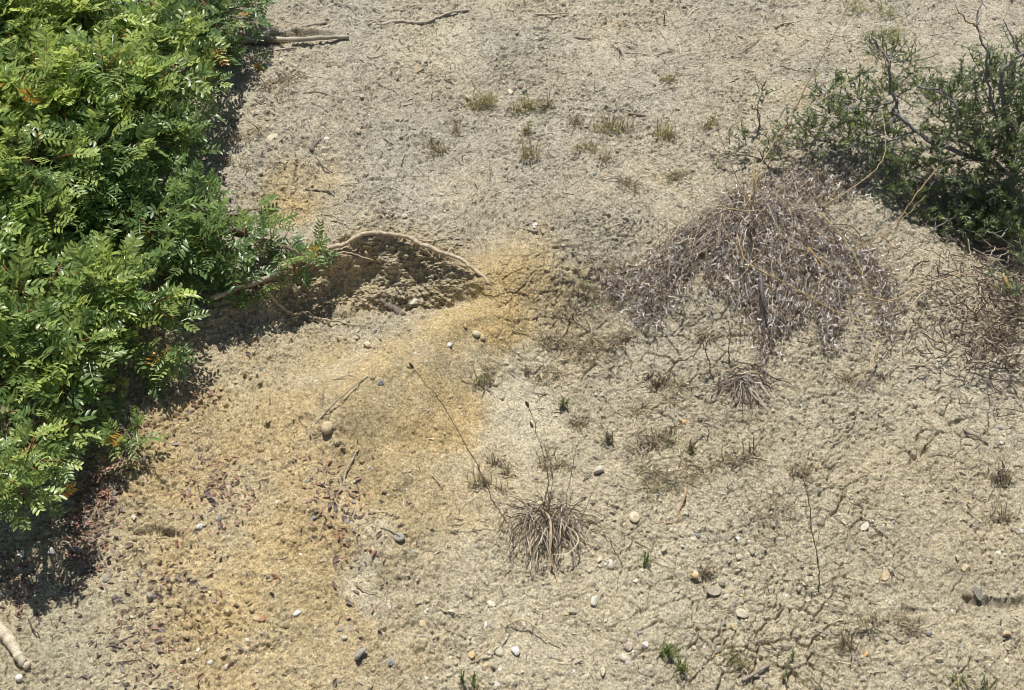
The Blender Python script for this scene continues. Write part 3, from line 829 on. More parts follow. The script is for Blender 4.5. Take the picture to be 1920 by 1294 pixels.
stick('twig', 'hooked dark twig on the orange patch below the short dark stick', 'twig', [(573, 357, .003), (597, 358, .008), (615, 360, .010), (630, 373, .003)], .0020, .0012, DARKW)
stick('twig', 'curved grey twig right of the short dark stick', 'twig', [(512, 330, .003), (510, 318, .006), (520, 305, .006), (532, 303, .003)], .0016, .001, GREYW)
stick('twig', 'thin dark bent twig on the slope below the short dark stick', 'twig', [(592, 297, .003), (607, 312, .006), (625, 325, .003)], .0016, .0009, DARKW)
stick('stem', 'long slanting thin grey stem on the golden soil, casting a wavy shadow', 'stem', [(588, 800, .004), (620, 764, .016), (655, 731, .02), (690, 703, .006)], .0019, .0011, (.46, .40, .31))
stick('stem', 'slender arching twig above the slanting grey stem', 'stem', [(615, 716, .003), (640, 707, .008), (666, 704, .003)], .0011, .0008, (.36, .31, .25))
stick('stick', 'bent pale stick on the ochre soil near the picture centre left', 'stick', [(647, 925, .003), (645, 900, .006), (652, 876, .008), (667, 850, .004)], .0022, .0014, (.52, .47, .38))
stick('stick', 'curved grey twig lying below the round tan disc stone', 'stick', [(766, 1189, .004), (785, 1193, .005), (815, 1197, .005), (848, 1190, .003)], .0034, .0015, (.48, .43, .35), rough=.15)
stick('stick', 'stubby bent brown twig right of the curved grey twig', 'stick', [(836, 1182, .004), (850, 1184, .006), (872, 1194, .004)], .0026, .0028, (.38, .31, .22), rough=.2)
stick('twig', 'small pale twig lying flat under the curved grey twig', 'twig', [(815, 1216, .003), (835, 1220, .005), (853, 1214, .003)], .002, .0015, (.52, .44, .32), [([(817, 1232, .003), (815, 1218, .006), (812, 1206, .003)], .0016, .001)])
stick('twig', 'thin dark straw left of the curved grey twig', 'twig', [(780, 1230, .003), (795, 1212, .006), (806, 1200, .003)], .001, .0008, TWIG)
stick('stick', 'brown straight stick near the bottom right of the tufts', 'stick', [(1392, 1277, .004), (1415, 1262, .006), (1442, 1247, .004)], .0032, .0026, (.34, .28, .23), rough=.2)
stick('wood_piece', 'short striped grey wood piece left of the green tufts', 'wood piece', [(1166, 1228, .004), (1174, 1239, .005), (1182, 1250, .004)], .0065, .0065, (.60, .54, .45), rough=.2)
stick('dead_branch', 'thick pale tapering branch end in the lower left corner', 'branch', [(-60, 1120, .02), (0, 1180, .010), (22, 1208, .008), (40, 1235, .003), (52, 1250, -.0)], .0135, .0060, (.60, .52, .38), sides=12, rough=.06)
stick('twig', 'long dark twig lying at lower left between the leaves', 'twig', [(48, 1150, .003), (60, 1178, .006), (75, 1195, .003)], .0017, .001, DARKW)
stick('twig', 'forked grey twig among the brown leaves at lower left', 'twig', [(190, 1215, .003), (215, 1210, .006), (250, 1222, .006), (275, 1240, .003)], .0017, .001, (.2, .16, .14), [([(215, 1210, .006), (240, 1196, .008), (262, 1188, .003)], .0012, .0008)])
stick('twig', 'dark thin twig slanting at the bottom edge left', 'twig', [(186, 1292, .003), (197, 1272, .006), (205, 1260, .003)], .0018, .0012, DARKW)
stick('straw', 'pale split straw lying slanted at lower left', 'straw', [(372, 1226, .003), (398, 1212, .005), (418, 1180, .006), (432, 1172, .003)], .0022, .001, (.62, .53, .38), [([(385, 1222, .003), (404, 1205, .006)], .0016, .001)])
stick('stick', 'short dark stick end below the head of the ochre spur', 'stick', [(963, 430, .003), (985, 430, .005), (1008, 433, .003)], .0026, .002, (.36, .31, .24))
stick('stick', 'dark stick lying diagonal on the far right slope', 'stick', [(1800, 800, .004), (1826, 816, .006), (1852, 832, .004)], .0024, .0018, (.26, .22, .18))
stick('twig', 'dark short twig on the right slope below the grey dead fan', 'twig', [(1425, 872, .003), (1446, 886, .006), (1462, 890, .003)], .0022, .0012, TWIG)
stick('twig', 'crooked dark twig in the soil at the right edge', 'twig', [(1893, 985, .003), (1905, 998, .006), (1919, 1006, .003)], .0020, .0012, TWIG)
stick('branch', 'dark stiff dead branch hanging over the middle of the big tussock', 'branch', [(1424, 500, .09), (1428, 535, .10), (1432, 570, .08), (1437, 615, .03)], .0045, .0022, (.17, .15, .15), rough=.15)
stick('twig', 'dark twig standing out of the soil near the top centre right', 'twig', [(1245, 40, .003), (1246, 30, .02), (1243, 24, .03)], .0018, .001, DARKW)
stick('straw', 'thin pale straw lying near the top centre right', 'straw', [(1275, 43, .003), (1305, 34, .006), (1345, 20, .003)], .0013, .0009, (.58, .50, .36))
stick('straw', 'long pale straw lying below the top right edge', 'straw', [(1450, 50, .004), (1490, 40, .006), (1545, 32, .003)], .0018, .001, (.58, .50, .36))
stick('straw', 'thin bent straw rising to a peak, near the bottom centre', 'straw', [(885, 1245, .002), (925, 1205, .02), (955, 1155, .035)], .0013, .0010, (.55, .42, .24))
stick('straw', 'pale broken straw sloping down right, near the bottom centre', 'straw', [(950, 1172, .012), (982, 1162, .03), (1020, 1190, .018), (1060, 1220, .003)], .0016, .0009, (.62, .52, .34))
stick('straw', 'pale thin straw crossing left of the white crumbly lump', 'straw', [(818, 1138, .004), (845, 1147, .01), (885, 1155, .003)], .0012, .0008, (.62, .52, .34))
stick('straw', 'brown broad dry blade curving on the slope right of the small tussock', 'straw', [(1285, 915, .012), (1283, 935, .015), (1275, 955, .01), (1266, 978, .004), (1232, 978, .003)], .0022, .0008, (.50, .34, .18))
stick('straw', 'thin twisted rootlet upright on the hollow rim', 'root', [(917, 300, .003), (918, 330, .01), (916, 352, .003)], .0008, .0008, TWIG)
# small anonymous twigs
for i in range(70):
    z_ = random.choice([(450, 640, 100, 330), (640, 1300, 20, 200), (640, 1100, 200, 420), (1280, 1600, 30, 150), (1560, 1900, 640, 1250), (1150, 1500, 720, 1000), (1400, 1700, 1130, 1280)])
    px = random.uniform(z_[0], z_[1]); py = random.uniform(z_[2], z_[3]); a = random.uniform(-.7, .7); L_ = random.uniform(9, 26)
    o = stick('twig', 'thin short dry twig lying loose on the bare slope', 'twig',
          [(px - L_ * math.cos(a), py - L_ * math.sin(a), .003), (px + random.uniform(-3, 3), py + random.uniform(-4, 4), .006), (px + L_ * math.cos(a), py + L_ * math.sin(a), .003)],
          random.uniform(.0009, .0016), .0007, random.choice([(.45, .38, .28), (.25, .20, .15), (.36, .31, .25), (.15, .12, .1)]), sides=5, group='short dry twigs lying loose on the slope')

# ------------------------------------------------------------------ fallen leaves
def leaf_mesh(seed, col, L=.010, W_=.0042):
    r = random.Random(seed); mb = MB(); n = 6; V = []; F = []
    cup = r.uniform(-.5, .7); curl = r.uniform(-.35, .5)
    for i in range(n + 1):
        t = i / n; w_ = W_ * (math.sin(math.pi * min(1, t * 1.02)) ** .8) + .0001
        x = (t - .5) * 2 * L; z = curl * L * (2 * t - 1) ** 2 + .0015
        V += [(x, -w_, z + cup * w_), (x, 0, z), (x, w_, z + cup * w_ * r.uniform(.6, 1.3))]
    for i in range(n):
        F += [(3 * i, 3 * i + 1, 3 * i + 4, 3 * i + 3), (3 * i + 1, 3 * i + 2, 3 * i + 5, 3 * i + 4)]
    cc = np.array(col)[None] * (1 + .12 * np.random.default_rng(seed).normal(size=(len(V), 1)))
    mb.add(V, F, cc.clip(.01, 1)); return mb.mesh('fallen_leaf', M_dry)
LV = {'brown': [leaf_mesh(k, c) for k, c in enumerate([(.26, .18, .15), (.32, .21, .18), (.24, .19, .18), (.34, .26, .23), (.33, .30, .29)])],
      'red': [leaf_mesh(20 + k, c) for k, c in enumerate([(.40, .20, .14), (.46, .26, .17), (.30, .17, .13), (.50, .34, .22)])]}
LZ = [([(205, 880), (190, 930), (150, 1000), (140, 1060)], 26, 165, .42), ([(20, 1050), (40, 1140)], 26, 30, .6), ([(240, 1070), (330, 1110), (300, 1160)], 58, 72, .2),
      ([(160, 1230), (260, 1240), (380, 1230)], 50, 26, .35), ([(400, 900), (420, 960)], 34, 18, .35), ([(600, 900), (650, 990), (665, 1060)], 30, 36, .3),
      ([(280, 720), (330, 730), (380, 760)], 26, 44, .35), ([(640, 1130), (700, 1130), (600, 1240)], 40, 16, .5), ([(240, 850), (330, 800)], 26, 20, .3),
      ([(560, 630), (460, 640)], 22, 12, .4), ([(460, 1080), (500, 1120)], 40, 12, .4)]
for pts, sg, n, pr in LZ:
    for i in range(int(n * .6)):
        k = random.uniform(0, len(pts) - 1.001); a_, b_ = pts[int(k)], pts[int(k) + 1]; f = k - int(k)
        px = a_[0] + (b_[0] - a_[0]) * f + random.gauss(0, sg); py = a_[1] + (b_[1] - a_[1]) * f + random.gauss(0, sg)
        if px < -20 or py > 1300: continue
        loc, nor = hit(px, py); kind = 'red' if random.random() < pr else 'brown'
        o = bpy.data.objects.new('fallen_leaf', random.choice(LV[kind])); C.objects.link(o)
        o.matrix_world = Matrix.Translation(loc + Vector(nor) * .002) @ Matrix(frame(Vector(nor) + rv(.28), random.uniform(0, 6.28)).tolist()).to_4x4() @ Matrix.Scale(random.uniform(.5, 1.0), 4)
        if kind == 'red': tag(o, 'fallen orange red leaf lying on the soil below the big shrub', 'leaf', 'orange red fallen leaves below the big shrub')
        else: tag(o, 'fallen dull brown leaf lying on the soil below the big shrub', 'leaf', 'dull brown fallen leaves below the big shrub')

mb = MB()
for i in range(2300):
    pts, sg, n, pr = random.choice(LZ[:4] + LZ[:1] * 3 + LZ[6:7] + LZ[4:6])
    k = random.uniform(0, len(pts) - 1.001); a_, b_ = pts[int(k)], pts[int(k) + 1]; f = k - int(k)
    x_, y_ = pw(a_[0] + (b_[0] - a_[0]) * f + random.gauss(0, sg * 1.15), a_[1] + (b_[1] - a_[1]) * f + random.gauss(0, sg * 1.15))
    l, n_ = drop(x_, y_); n_ = Vector(n_); d = rv(1); d.z = 0; d.normalize(); L_ = random.uniform(.002, .0065)
    p0 = l + n_ * random.uniform(.0008, .003)
    mb.blade([p0 - d * L_, p0 + n_ * random.uniform(-.0005, .001), p0 + d * L_ + n_ * random.uniform(0, .0015)], random.uniform(.0009, .0026) if random.random() < .7 else .0006,
             np.array(random.choice([(.30, .18, .14), (.24, .17, .15), (.36, .22, .16), (.20, .15, .13), (.44, .30, .22), (.15, .11, .09)])) * random.uniform(.8, 1.2), n_ + rv(.3))
tag(mb.build('leaf_litter', M_dry, None), 'broken dull red brown leaf fragments and bits under the edge of the big shrub', 'leaf litter', kind='stuff')

# ------------------------------------------------------------------ grass tufts
GREEN = [(.24, .34, .11), (.32, .41, .15), (.20, .28, .09)]
DRYC = [(.56, .48, .32), (.46, .40, .27), (.34, .28, .20), (.66, .58, .40), (.24, .19, .14)]
OLIVE = [(.44, .45, .17), (.54, .49, .24), (.36, .40, .14)]
def tuft(px, py, wpx, hpx, n, pal, label, cat='grass tuft', name='grass_tuft', wid=.0009, curl=.4, roots=8, fresh=False):
    loc, nor = hit(px, py); s = px_m(loc); R_ = wpx * s * .5; H = hpx * s
    t = thing(name, label, cat, loc); mb = MB()
    cl = [Vector((random.gauss(0, .38) * R_, random.gauss(0, .22) * R_, 0)) for _ in range(max(1, int(n / 14)))] if not fresh else [Vector((0, 0, 0)), Vector((.15 * R_, .05 * R_, 0))]
    lean = random.gauss(0, .5)
    for i in range(n):
        c = random.choice(cl); a = random.uniform(0, 6.28)
        b = loc + c + Vector((random.gauss(0, .10 if fresh else .2), random.gauss(0, .07 if fresh else .13), 0)) * R_
        b = drop(b.x, b.y)[0]
        up = random.random() < (.75 if fresh else .5)
        L_ = random.uniform(.35, 1.05) * (random.choice([1, 1, .6]))
        out = Vector((math.cos(a) + lean * .5, math.sin(a) * .8 - .15, 0)) * R_ * (.5 if up else .62)
        el = random.uniform(.5, 1.0) if up else random.uniform(.05, .25)
        p1 = b + out * .35 * L_ + Vector((0, 0, H * .6 * L_ * el)); p2 = b + out * .75 * L_ + Vector((0, 0, H * .95 * L_ * el)) + rv(.003)
        p3 = b + out * 1.1 * L_ + Vector((0, 0, H * L_ * (el - curl * random.uniform(0, 1)))) + rv(.004)
        for p in (p2, p3):
            gz_ = float(zg(p.x, p.y)) + .004
            if p.z < gz_: p.z = gz_ + random.uniform(0, .003)
        P_ = smooth_line([b - Vector((0, 0, .004)), p1, p2, p3], 3); k = len(P_)
        col = np.array(random.choice(pal)) * random.uniform(.75, 1.2)
        ww = [wid * random.uniform(.6, 1.3) * (1 - (j / (k - 1)) ** 2 * .85) for j in range(k)]
        mb.blade(P_, ww, col)
    part(mb, 'blades', M_dry, t)
    if roots:
        m2 = MB()
        for i in range(roots * 2):
            a = random.uniform(0, 6.28); s0 = loc + random.choice(cl) + rv(.003); e = s0 + Vector((math.cos(a), math.sin(a), 0)) * R_ * random.uniform(.2, .7)
            s0 = drop(s0.x, s0.y)[0]; e = drop(e.x, e.y)[0] + Vector((0, 0, .002))
            P_ = wob(smooth_line([s0 + Vector((0, 0, .002)), (s0 + e) / 2 + Vector((0, 0, .005)), e], 3), .0015)
            m2.blade(P_, random.uniform(.0006, .0012), np.array(random.choice(DRYC)) * random.uniform(.7, 1.1))
        part(m2, 'dead_base', M_dry, t)
    return t
YG = OLIVE + DRYC[:2] + [(.5, .42, .2)]
TUFTS = [
 (913, 203, 62, 26, 95, YG, 'widest yellow green grass tuft in the patch at upper centre'),
 (973, 203, 44, 26, 50, YG, 'yellowish tuft right of the widest one in the upper centre patch'),
 (1026, 197, 36, 24, 45, YG, 'small green tipped tuft at the right end of the upper centre patch'),
 (827, 282, 46, 26, 40, DRYC + OLIVE[:1], 'dark based dry tuft alone on the upper left of centre slope'),
 (853, 243, 38, 14, 26, DRYC + OLIVE[:1], 'low sparse tuft just above the dark based dry tuft'),
 (995, 290, 44, 36, 46, YG, 'tall straw coloured tuft below the upper centre patch'),
 (993, 250, 26, 22, 20, OLIVE + DRYC[:2], 'thin greenish tuft behind the tall straw coloured tuft'),
 (1090, 234, 48, 20, 36, DRYC, 'dry spreading tuft right of the upper centre patch'),
 (1103, 277, 50, 20, 40, YG, 'golden dry tuft below the dry spreading tuft'),
 (1163, 240, 56, 34, 70, YG, 'bushy golden green tuft in the middle of the right upper patch'),
 (1246, 252, 54, 32, 60, YG, 'golden green tuft at the right of the right upper patch'),
 (1140, 300, 50, 18, 30, DRYC, 'low dead tuft under the bushy golden green tuft'),
 (1246, 152, 34, 16, 22, OLIVE, 'small pale green tuft high behind the golden tufts'),
 (1332, 230, 40, 20, 26, YG, 'small olive tuft below the shrub seedling on the upper right'),
 (1640, 20, 74, 26, 50, OLIVE, 'hazy olive grass tuft at the top right edge'),
 (1655, 62, 60, 22, 40, OLIVE, 'low olive grass tuft under the one at the top right edge'),
 (1021, 640, 48, 18, 30, DRYC + GREEN[:1], 'sparse tuft with green tips on the right flank of the ochre spur'),
 (1088, 540, 62, 22, 60, DRYC + GREEN[:1], 'low dry tuft left of the big dead tussock, below the angular stone'),
 (1092, 664, 90, 24, 90, DRYC, 'wide matted dry tuft below left of the big dead tussock'),
 (1159, 634, 70, 22, 70, DRYC, 'matted dry tuft right beside the wide matted one'),
 (1165, 520, 80, 24, 90, DRYC, 'brown dry tuft at the left fringe of the big dead tussock'),
 (1080, 590, 60, 18, 50, DRYC, 'short dry tuft above the wide matted dry tuft'),
 (1230, 720, 40, 18, 50, [(.13, .10, .08), (.20, .15, .11)], 'very dark low tuft below the big dead tussock'),
 (1262, 730, 62, 24, 40, DRYC + OLIVE[:1], 'dry tuft with green blades right of the very dark low tuft'),
 (897, 712, 54, 34, 26, DRYC + GREEN[:1], 'thin dry tuft on the ochre soil left of the cream stone'),
 (930, 702, 44, 26, 20, DRYC, 'faint dry tuft directly left of the cream stone'),
 (990, 706, 40, 20, 22, DRYC, 'dark thin tuft right of the cream stone'),
 (887, 915, 56, 46, 26, DRYC + OLIVE[:1], 'upright sparse tuft, left one of two beside the ochre edge'),
 (918, 918, 60, 46, 26, DRYC + OLIVE[:1], 'upright sparse tuft, right one of two beside the ochre edge'),
 (944, 880, 56, 34, 22, DRYC + OLIVE[:1], 'small fan of stiff stems above the two sparse tufts'),
 (1027, 876, 66, 20, 50, DRYC, 'low grey dry tuft above the small dry tussock'),
 (1140, 828, 56, 34, 30, GREEN + DRYC, 'tuft with a few green upright blades above the tall wedge stone'),
 (1055, 765, 40, 24, 26, GREEN + DRYC, 'small tuft with green blades left above the wedge stone'),
 (1204, 832, 64, 22, 50, DRYC, 'flat grey dead tuft right of the tall wedge stone'),
 (1243, 826, 60, 26, 60, DRYC + GREEN[:1], 'flat grey dead tuft right of its twin, with pale straws'),
 (1232, 908, 84, 24, 90, DRYC + GREEN[:1], 'wide dark based dry tuft below the flat grey dead tufts'),
 (1293, 850, 40, 26, 30, GREEN + DRYC, 'little green grey tuft right of the flat dead tufts'),
 (1362, 865, 60, 30, 40, DRYC, 'stalky brown tuft casting a long dark stem shadow, left of a pair'),
 (1414, 862, 64, 30, 40, DRYC, 'stalky brown tuft, right of a pair below the grey dead fan'),
 (1494, 880, 50, 26, 40, DRYC, 'brown drooping tuft right of the stalky pair'),
 (1208, 1060, 40, 30, 26, GREEN, 'small fresh green tuft right below the small dry tussock'),
 (1332, 1080, 40, 28, 40, DRYC, 'curled dry tuft behind the faceted grey beige stone'),
 (1245, 1228, 74, 34, 46, GREEN + OLIVE[:1], 'largest fresh green tuft near the bottom edge, left of two'),
 (1276, 1258, 62, 34, 32, GREEN + OLIVE[:1], 'fresh green tuft near the bottom edge, right of two'),
 (1374, 1246, 54, 34, 36, OLIVE + DRYC[:1], 'pale green and straw tuft right of the fresh green pair'),
 (1470, 1280, 22, 60, 6, GREEN, 'three tall thin green blades near the bottom edge'),
 (1484, 1240, 16, 26, 5, GREEN, 'tiny green blades beside the three tall thin ones'),
 (866, 1280, 26, 38, 9, GREEN, 'narrow green blades at the bottom edge, left of two'),
 (887, 1290, 46, 40, 14, GREEN + DRYC[:1], 'spreading green blades at the bottom edge, right of two'),
 (1822, 1290, 62, 34, 26, OLIVE + GREEN, 'green grass tuft cut by the bottom edge at the right'),
 (1869, 900, 50, 30, 60, [(.13, .11, .09), (.28, .23, .17), (.5, .43, .3)], 'dark dead tuft near the right edge'),
 (1885, 980, 44, 28, 40, DRYC, 'brittle dry tuft right of the dark dead tuft'),
 (1590, 1215, 60, 60, 30, DRYC, 'loose grey dry tuft near the bottom right with long stems'),
 (1700, 1180, 80, 16, 50, DRYC, 'flat trampled dry tuft on the lower right slope'),
 (1590, 720, 60, 16, 30, DRYC, 'scanty dry tuft right of the grey dead fan'),
 (1640, 720, 60, 18, 30, [(.4, .36, .32), (.25, .21, .18)], 'grey scanty tuft where the bent straws come down'),
 (1880, 640, 70, 22, 60, DRYC, 'dry grey tuft at the right edge under the dark shrub'),
 (480, 250, 70, 22, 50, DRYC, 'dry tangled tuft at the right edge of the big shrub'),
]
TUFTS += [
 (1120, 560, 90, 16, 60, DRYC, 'sprawling dead wisps between the ochre spur and the big dead tussock'),
 (1055, 700, 70, 14, 36, DRYC, 'faint dead wisps below the wide matted dry tuft'),
 (1190, 760, 80, 16, 40, DRYC, 'long dead wisps tangled left of the grey dead fan'),
 (1320, 640, 90, 14, 40, DRYC, 'flat dead wisps just under the big dead tussock'),
 (1300, 900, 90, 16, 46, DRYC, 'tangled dead wisps beside the brown curving dry blade'),
 (1440, 960, 80, 14, 36, DRYC, 'flat dead wisps left of the upright weed stalk'),
 (1180, 350, 70, 18, 40, DRYC, 'dry wisps at the upper left of the big dead tussock'),
 (1260, 330, 70, 18, 40, DRYC + OLIVE[:1], 'greenish dry wisps behind the left of the big dead tussock'),
 (1075, 800, 60, 14, 26, DRYC, 'thin dead wisps above the tall wedge stone'),
 (1620, 1180, 70, 30, 40, DRYC, 'grey dead wisps near the bottom right above the loose tuft'),
 (450, 300, 70, 14, 40, DRYC, 'dead wisps against the right edge of the big shrub'),
 (520, 150, 90, 14, 40, DRYC, 'dead wisps lying below the grey log'),
]
for (px, py, w_, h_, n, pal, lab) in TUFTS:
    fresh = pal is GREEN or (pal[0] in GREEN)
    tuft(px, py, w_ * (1.0 if fresh else 1.4), h_ * 1.45, int(n * (1 if fresh else 1.35)), pal, lab, curl=.15 if fresh else .5, wid=.0014 if fresh else .0010, roots=4 if fresh else (5 if pal is YG else 10), fresh=fresh)

# ------------------------------------------------------------------ small dry tussock with its seed stalks
def hang(base, a, L_, rise, steps=7, grav=.9, spread=1.0, gap=.003):
    """a strand that rises a little from the base then lies down along the slope"""
    p = Vector(base); d = Vector((math.cos(a) * spread, math.sin(a), rise)).normalized(); out = [p.copy()]; s = L_ / steps
    for i in range(steps):
        d = (d + Vector((0, -.10, -grav * (i + 1) / steps * .55)) + rv(.10)).normalized(); p = p + d * s
        gz = float(zg(p.x, p.y)) + gap + random.uniform(0, .016)
        if p.z < gz: p.z = gz; d.z = max(d.z, -.25)
        out.append(p.copy())
    return out
base, _ = hit(1028, 975)
t = thing('dry_tussock', 'small dead grey grass tussock of fine drooping blades on bare soil', 'grass tussock', base)
GB = [(.42, .36, .28), (.32, .26, .20), (.56, .49, .38), (.20, .15, .11), (.64, .55, .40), (.15, .11, .08)]
mb = MB()
for i in range(300):
    a = random.gauss(-1.6, 1.1); L_ = random.uniform(.03, .115) * (1.15 if i % 3 else .8) * (1.0 if abs(a + 1.5) < 1 else .8)
    b = base + Vector((random.gauss(0, .030), random.gauss(0, .014), random.uniform(0, .010)))
    P_ = wob(hang(b, a, L_, random.uniform(-.3, .5), 6, 1.2), .0022)
    mb.blade(P_, random.uniform(.0006, .0011), np.array(random.choice(GB)) * random.uniform(.7, 1.2))
for i in range(70):
    a = random.uniform(0, 6.28); P_ = hang(base + Vector((random.gauss(0, .02), random.gauss(0, .015), .003)), a, random.uniform(.03, .07), random.uniform(.4, 1.4), 5, .5)
    mb.blade(P_, .0008, np.array(random.choice(GB)) * .8)
part(mb, 'blades', M_dry, t)
mb = MB(); P_ = smooth_line(line_h([(1018, 957, .03), (1030, 970, .05), (1033, 1000, .05), (1031, 1040, .035), (1040, 1070, .012), (1049, 1105, .003)]), 5)
mb.blade(P_, [.0010 + .0020 * math.sin(math.pi * min(1, i / (len(P_) - 1) * 1.05)) * (.4 + .6 * i / len(P_)) for i in range(len(P_))], (.54, .42, .27), Vector((0, -.3, 1)))
part(mb, 'broad_blade', M_dry, t)
mb = MB(); P_ = smooth_line(line_h([(1036, 1040, .03), (1065, 1037, .035), (1083, 1018, .04), (1080, 1000, .04), (1060, 985, .035)]), 5)
mb.blade(P_, .0014, (.58, .50, .36), Vector((0, -.3, 1))); part(mb, 'bent_blade', M_dry, t)
mb = MB(); P_ = smooth_line(line_h([(1095, 1000, .02), (1112, 1013, .014), (1132, 1026, .004)]), 5)
mb.blade(P_, .003, (.36, .30, .22), Vector((0, -.3, 1))); part(mb, 'broad_blade', M_dry, t)
def stalk(parent, pts, r, col, head=None, hcol=(.19, .15, .11), name='stalk'):
    P_ = wob(smooth_line(line_h(pts), 7), .0011); n = len(P_); mb = MB(); mb.tube(P_, [r * .92 * (1 - .5 * i / n) * (1.5 if i % 9 == 8 else 1) for i in range(n)], np.array(col)[None] * (1 + .15 * np.sin(np.arange(n) * 1.3))[:, None], 5)
    o = part(mb, name, M_dry, parent)
    if head:
        L_, W_ = head; d = (P_[-1] - P_[-3]).normalized(); e = P_[-1]; k = 9
        mh = MB(); hp = [e + d * L_ * j / k for j in range(k + 1)]
        mh.tube(hp, [.8 * W_ * (math.sin(math.pi * (j + .5) / (k + 1)) ** .6) for j in range(k + 1)], hcol, 8, .22)
        h = part(mh, 'seed_head', M_dry, parent)
    return o
SC_ = (.42, .33, .21)
stalk(t, [(1033, 975, .02), (1028, 900, .12), (1018, 860, .17), (1008, 810, .23), (990, 765, .30)], .0011, SC_, (.018, .0036))
stalk(t, [(1026, 975, .02), (1036, 900, .10), (1030, 860, .14), (1012, 820, .18), (998, 803, .20)], .0010, SC_, (.014, .0030))
stalk(t, [(955, 985, .01), (930, 950, .05), (900, 885, .12), (860, 810, .19), (825, 750, .24), (775, 692, .29)], .0012, (.30, .22, .13), (.015, .0034))
stalk(t, [(1018, 978, .02), (1022, 930, .08), (1034, 880, .12), (1020, 790, .18)], .0009, SC_)
stalk(t, [(1058, 985, .02), (1070, 900, .09), (1080, 840, .15), (1095, 820, .17)], .0008, (.30, .25, .16), (.008, .0022))
stalk(t, [(1070, 1000, .01), (1095, 960, .05), (1110, 925, .08), (1128, 890, .10)], .0009, (.28, .22, .15))
for k, (bx, by, tx, ty) in enumerate([(975, 930, 977, 905), (944, 875, 942, 830), (1010, 945, 1008, 915), (950, 870, 956, 838)]):
    pass

# thin standing weeds
t = thing('dry_weed', 'thin upright dark green weed stalk with side twigs on the right slope', 'weed', hit(1535, 1110)[0])
stalk(t, [(1535, 1110, .0), (1536, 1060, .06), (1525, 1010, .11), (1519, 960, .16), (1510, 915, .21), (1503, 888, .24)], .0013, (.16, .17, .10), name='stem')
for a_, b_, c_ in [((1536, 1065, .055), (1560, 1050, .05), (1575, 1046, .045)), ((1530, 1025, .09), (1536, 1000, .11), (1537, 985, .12)), ((1521, 975, .14), (1512, 960, .15), (1508, 935, .17)), ((1516, 945, .18), (1525, 935, .18), (1532, 928, .19)), ((1535, 1100, .01), (1500, 1093, .012), (1480, 1090, .005)), ((1535, 1100, .01), (1565, 1085, .02), (1600, 1070, .02))]:
    stalk(t, [a_, b_, c_], .0007, (.18, .18, .11), name='side_twig')
t = thing('dry_weed', 'branched dead brown weed below the big tussock, left of two', 'weed', hit(1337, 712)[0])
stalk(t, [(1337, 712, 0), (1328, 680, .04), (1324, 645, .08), (1321, 628, .10)], .0013, (.15, .12, .09), name='stem')
for a_, b_ in [((1325, 655, .07), (1313, 640, .08)), ((1324, 645, .08), (1335, 632, .09)), ((1322, 634, .095), (1310, 626, .10)), ((1322, 634, .095), (1334, 622, .10)), ((1330, 690, .03), (1345, 680, .03))]:
    stalk(t, [a_, ((a_[0] + b_[0]) / 2, (a_[1] + b_[1]) / 2 + 2, a_[2]), b_], .0011, (.15, .12, .09), name='side_twig', head=(.006, .0022))
t = thing('dry_weed', 'branched dead brown weed below the big tussock, right of two', 'weed', hit(1368, 676)[0])
stalk(t, [(1368, 676, 0), (1366, 650, .03), (1368, 625, .07), (1367, 600, .10)], .0012, (.14, .11, .08), name='stem')
for a_, b_ in [((1367, 630, .06), (1358, 615, .07)), ((1368, 620, .07), (1380, 606, .08)), ((1367, 605, .095), (1355, 590, .10)), ((1367, 640, .05), (1382, 640, .05))]:
    stalk(t, [a_, ((a_[0] + b_[0]) / 2, (a_[1] + b_[1]) / 2 + 2, a_[2]), b_], .0010, (.15, .12, .09), name='side_twig', head=(.006, .002))

# the fan of grey dead strands below the big tussock
base, _ = hit(1388, 712)
t = thing('dead_root_fan', 'grey fan of dead strappy strands splayed down the slope below the tussock', 'dead plant', base)
mb = MB()
for i in range(62):
    a = random.gauss(-1.5, 1.0); st = hit(1388 + random.gauss(0, 26), 712 + random.gauss(0, 9))[0]; L_ = random.uniform(.03, .085)
    P_ = [st + Vector((math.cos(a), math.sin(a), 0)) * L_ * k / 5 for k in range(6)]
    P_ = [Vector((p.x, p.y, float(zg(p.x, p.y)) + .004 + .012 * math.sin(math.pi * k / 5) * random.random())) for k, p in enumerate(P_)]
    mb.blade(wob(P_, .0022), random.uniform(.0008, .0022), np.array(random.choice([(.46, .40, .33), (.32, .26, .20), (.58, .53, .46), (.18, .14, .10), (.12, .09, .07)])) * random.uniform(.8, 1.1))
part(mb, 'strands', M_dry, t)
mb = MB()
for e in [(1350, 735), (1400, 760), (1440, 730), (1365, 775), (1312, 735), (1460, 770)]:
    P_ = wob(smooth_line([base + Vector((0, 0, .006)), above((1388 + e[0]) / 2, (712 + e[1]) / 2 - 3, .012), above(e[0], e[1], .003)], 4), .001)
    mb.tube(P_, [.0024, .002, .0018, .0016, .0014, .0012, .001, .0009, .0008], (.26, .22, .19), 5, .1)
part(mb, 'roots', M_bark, t)

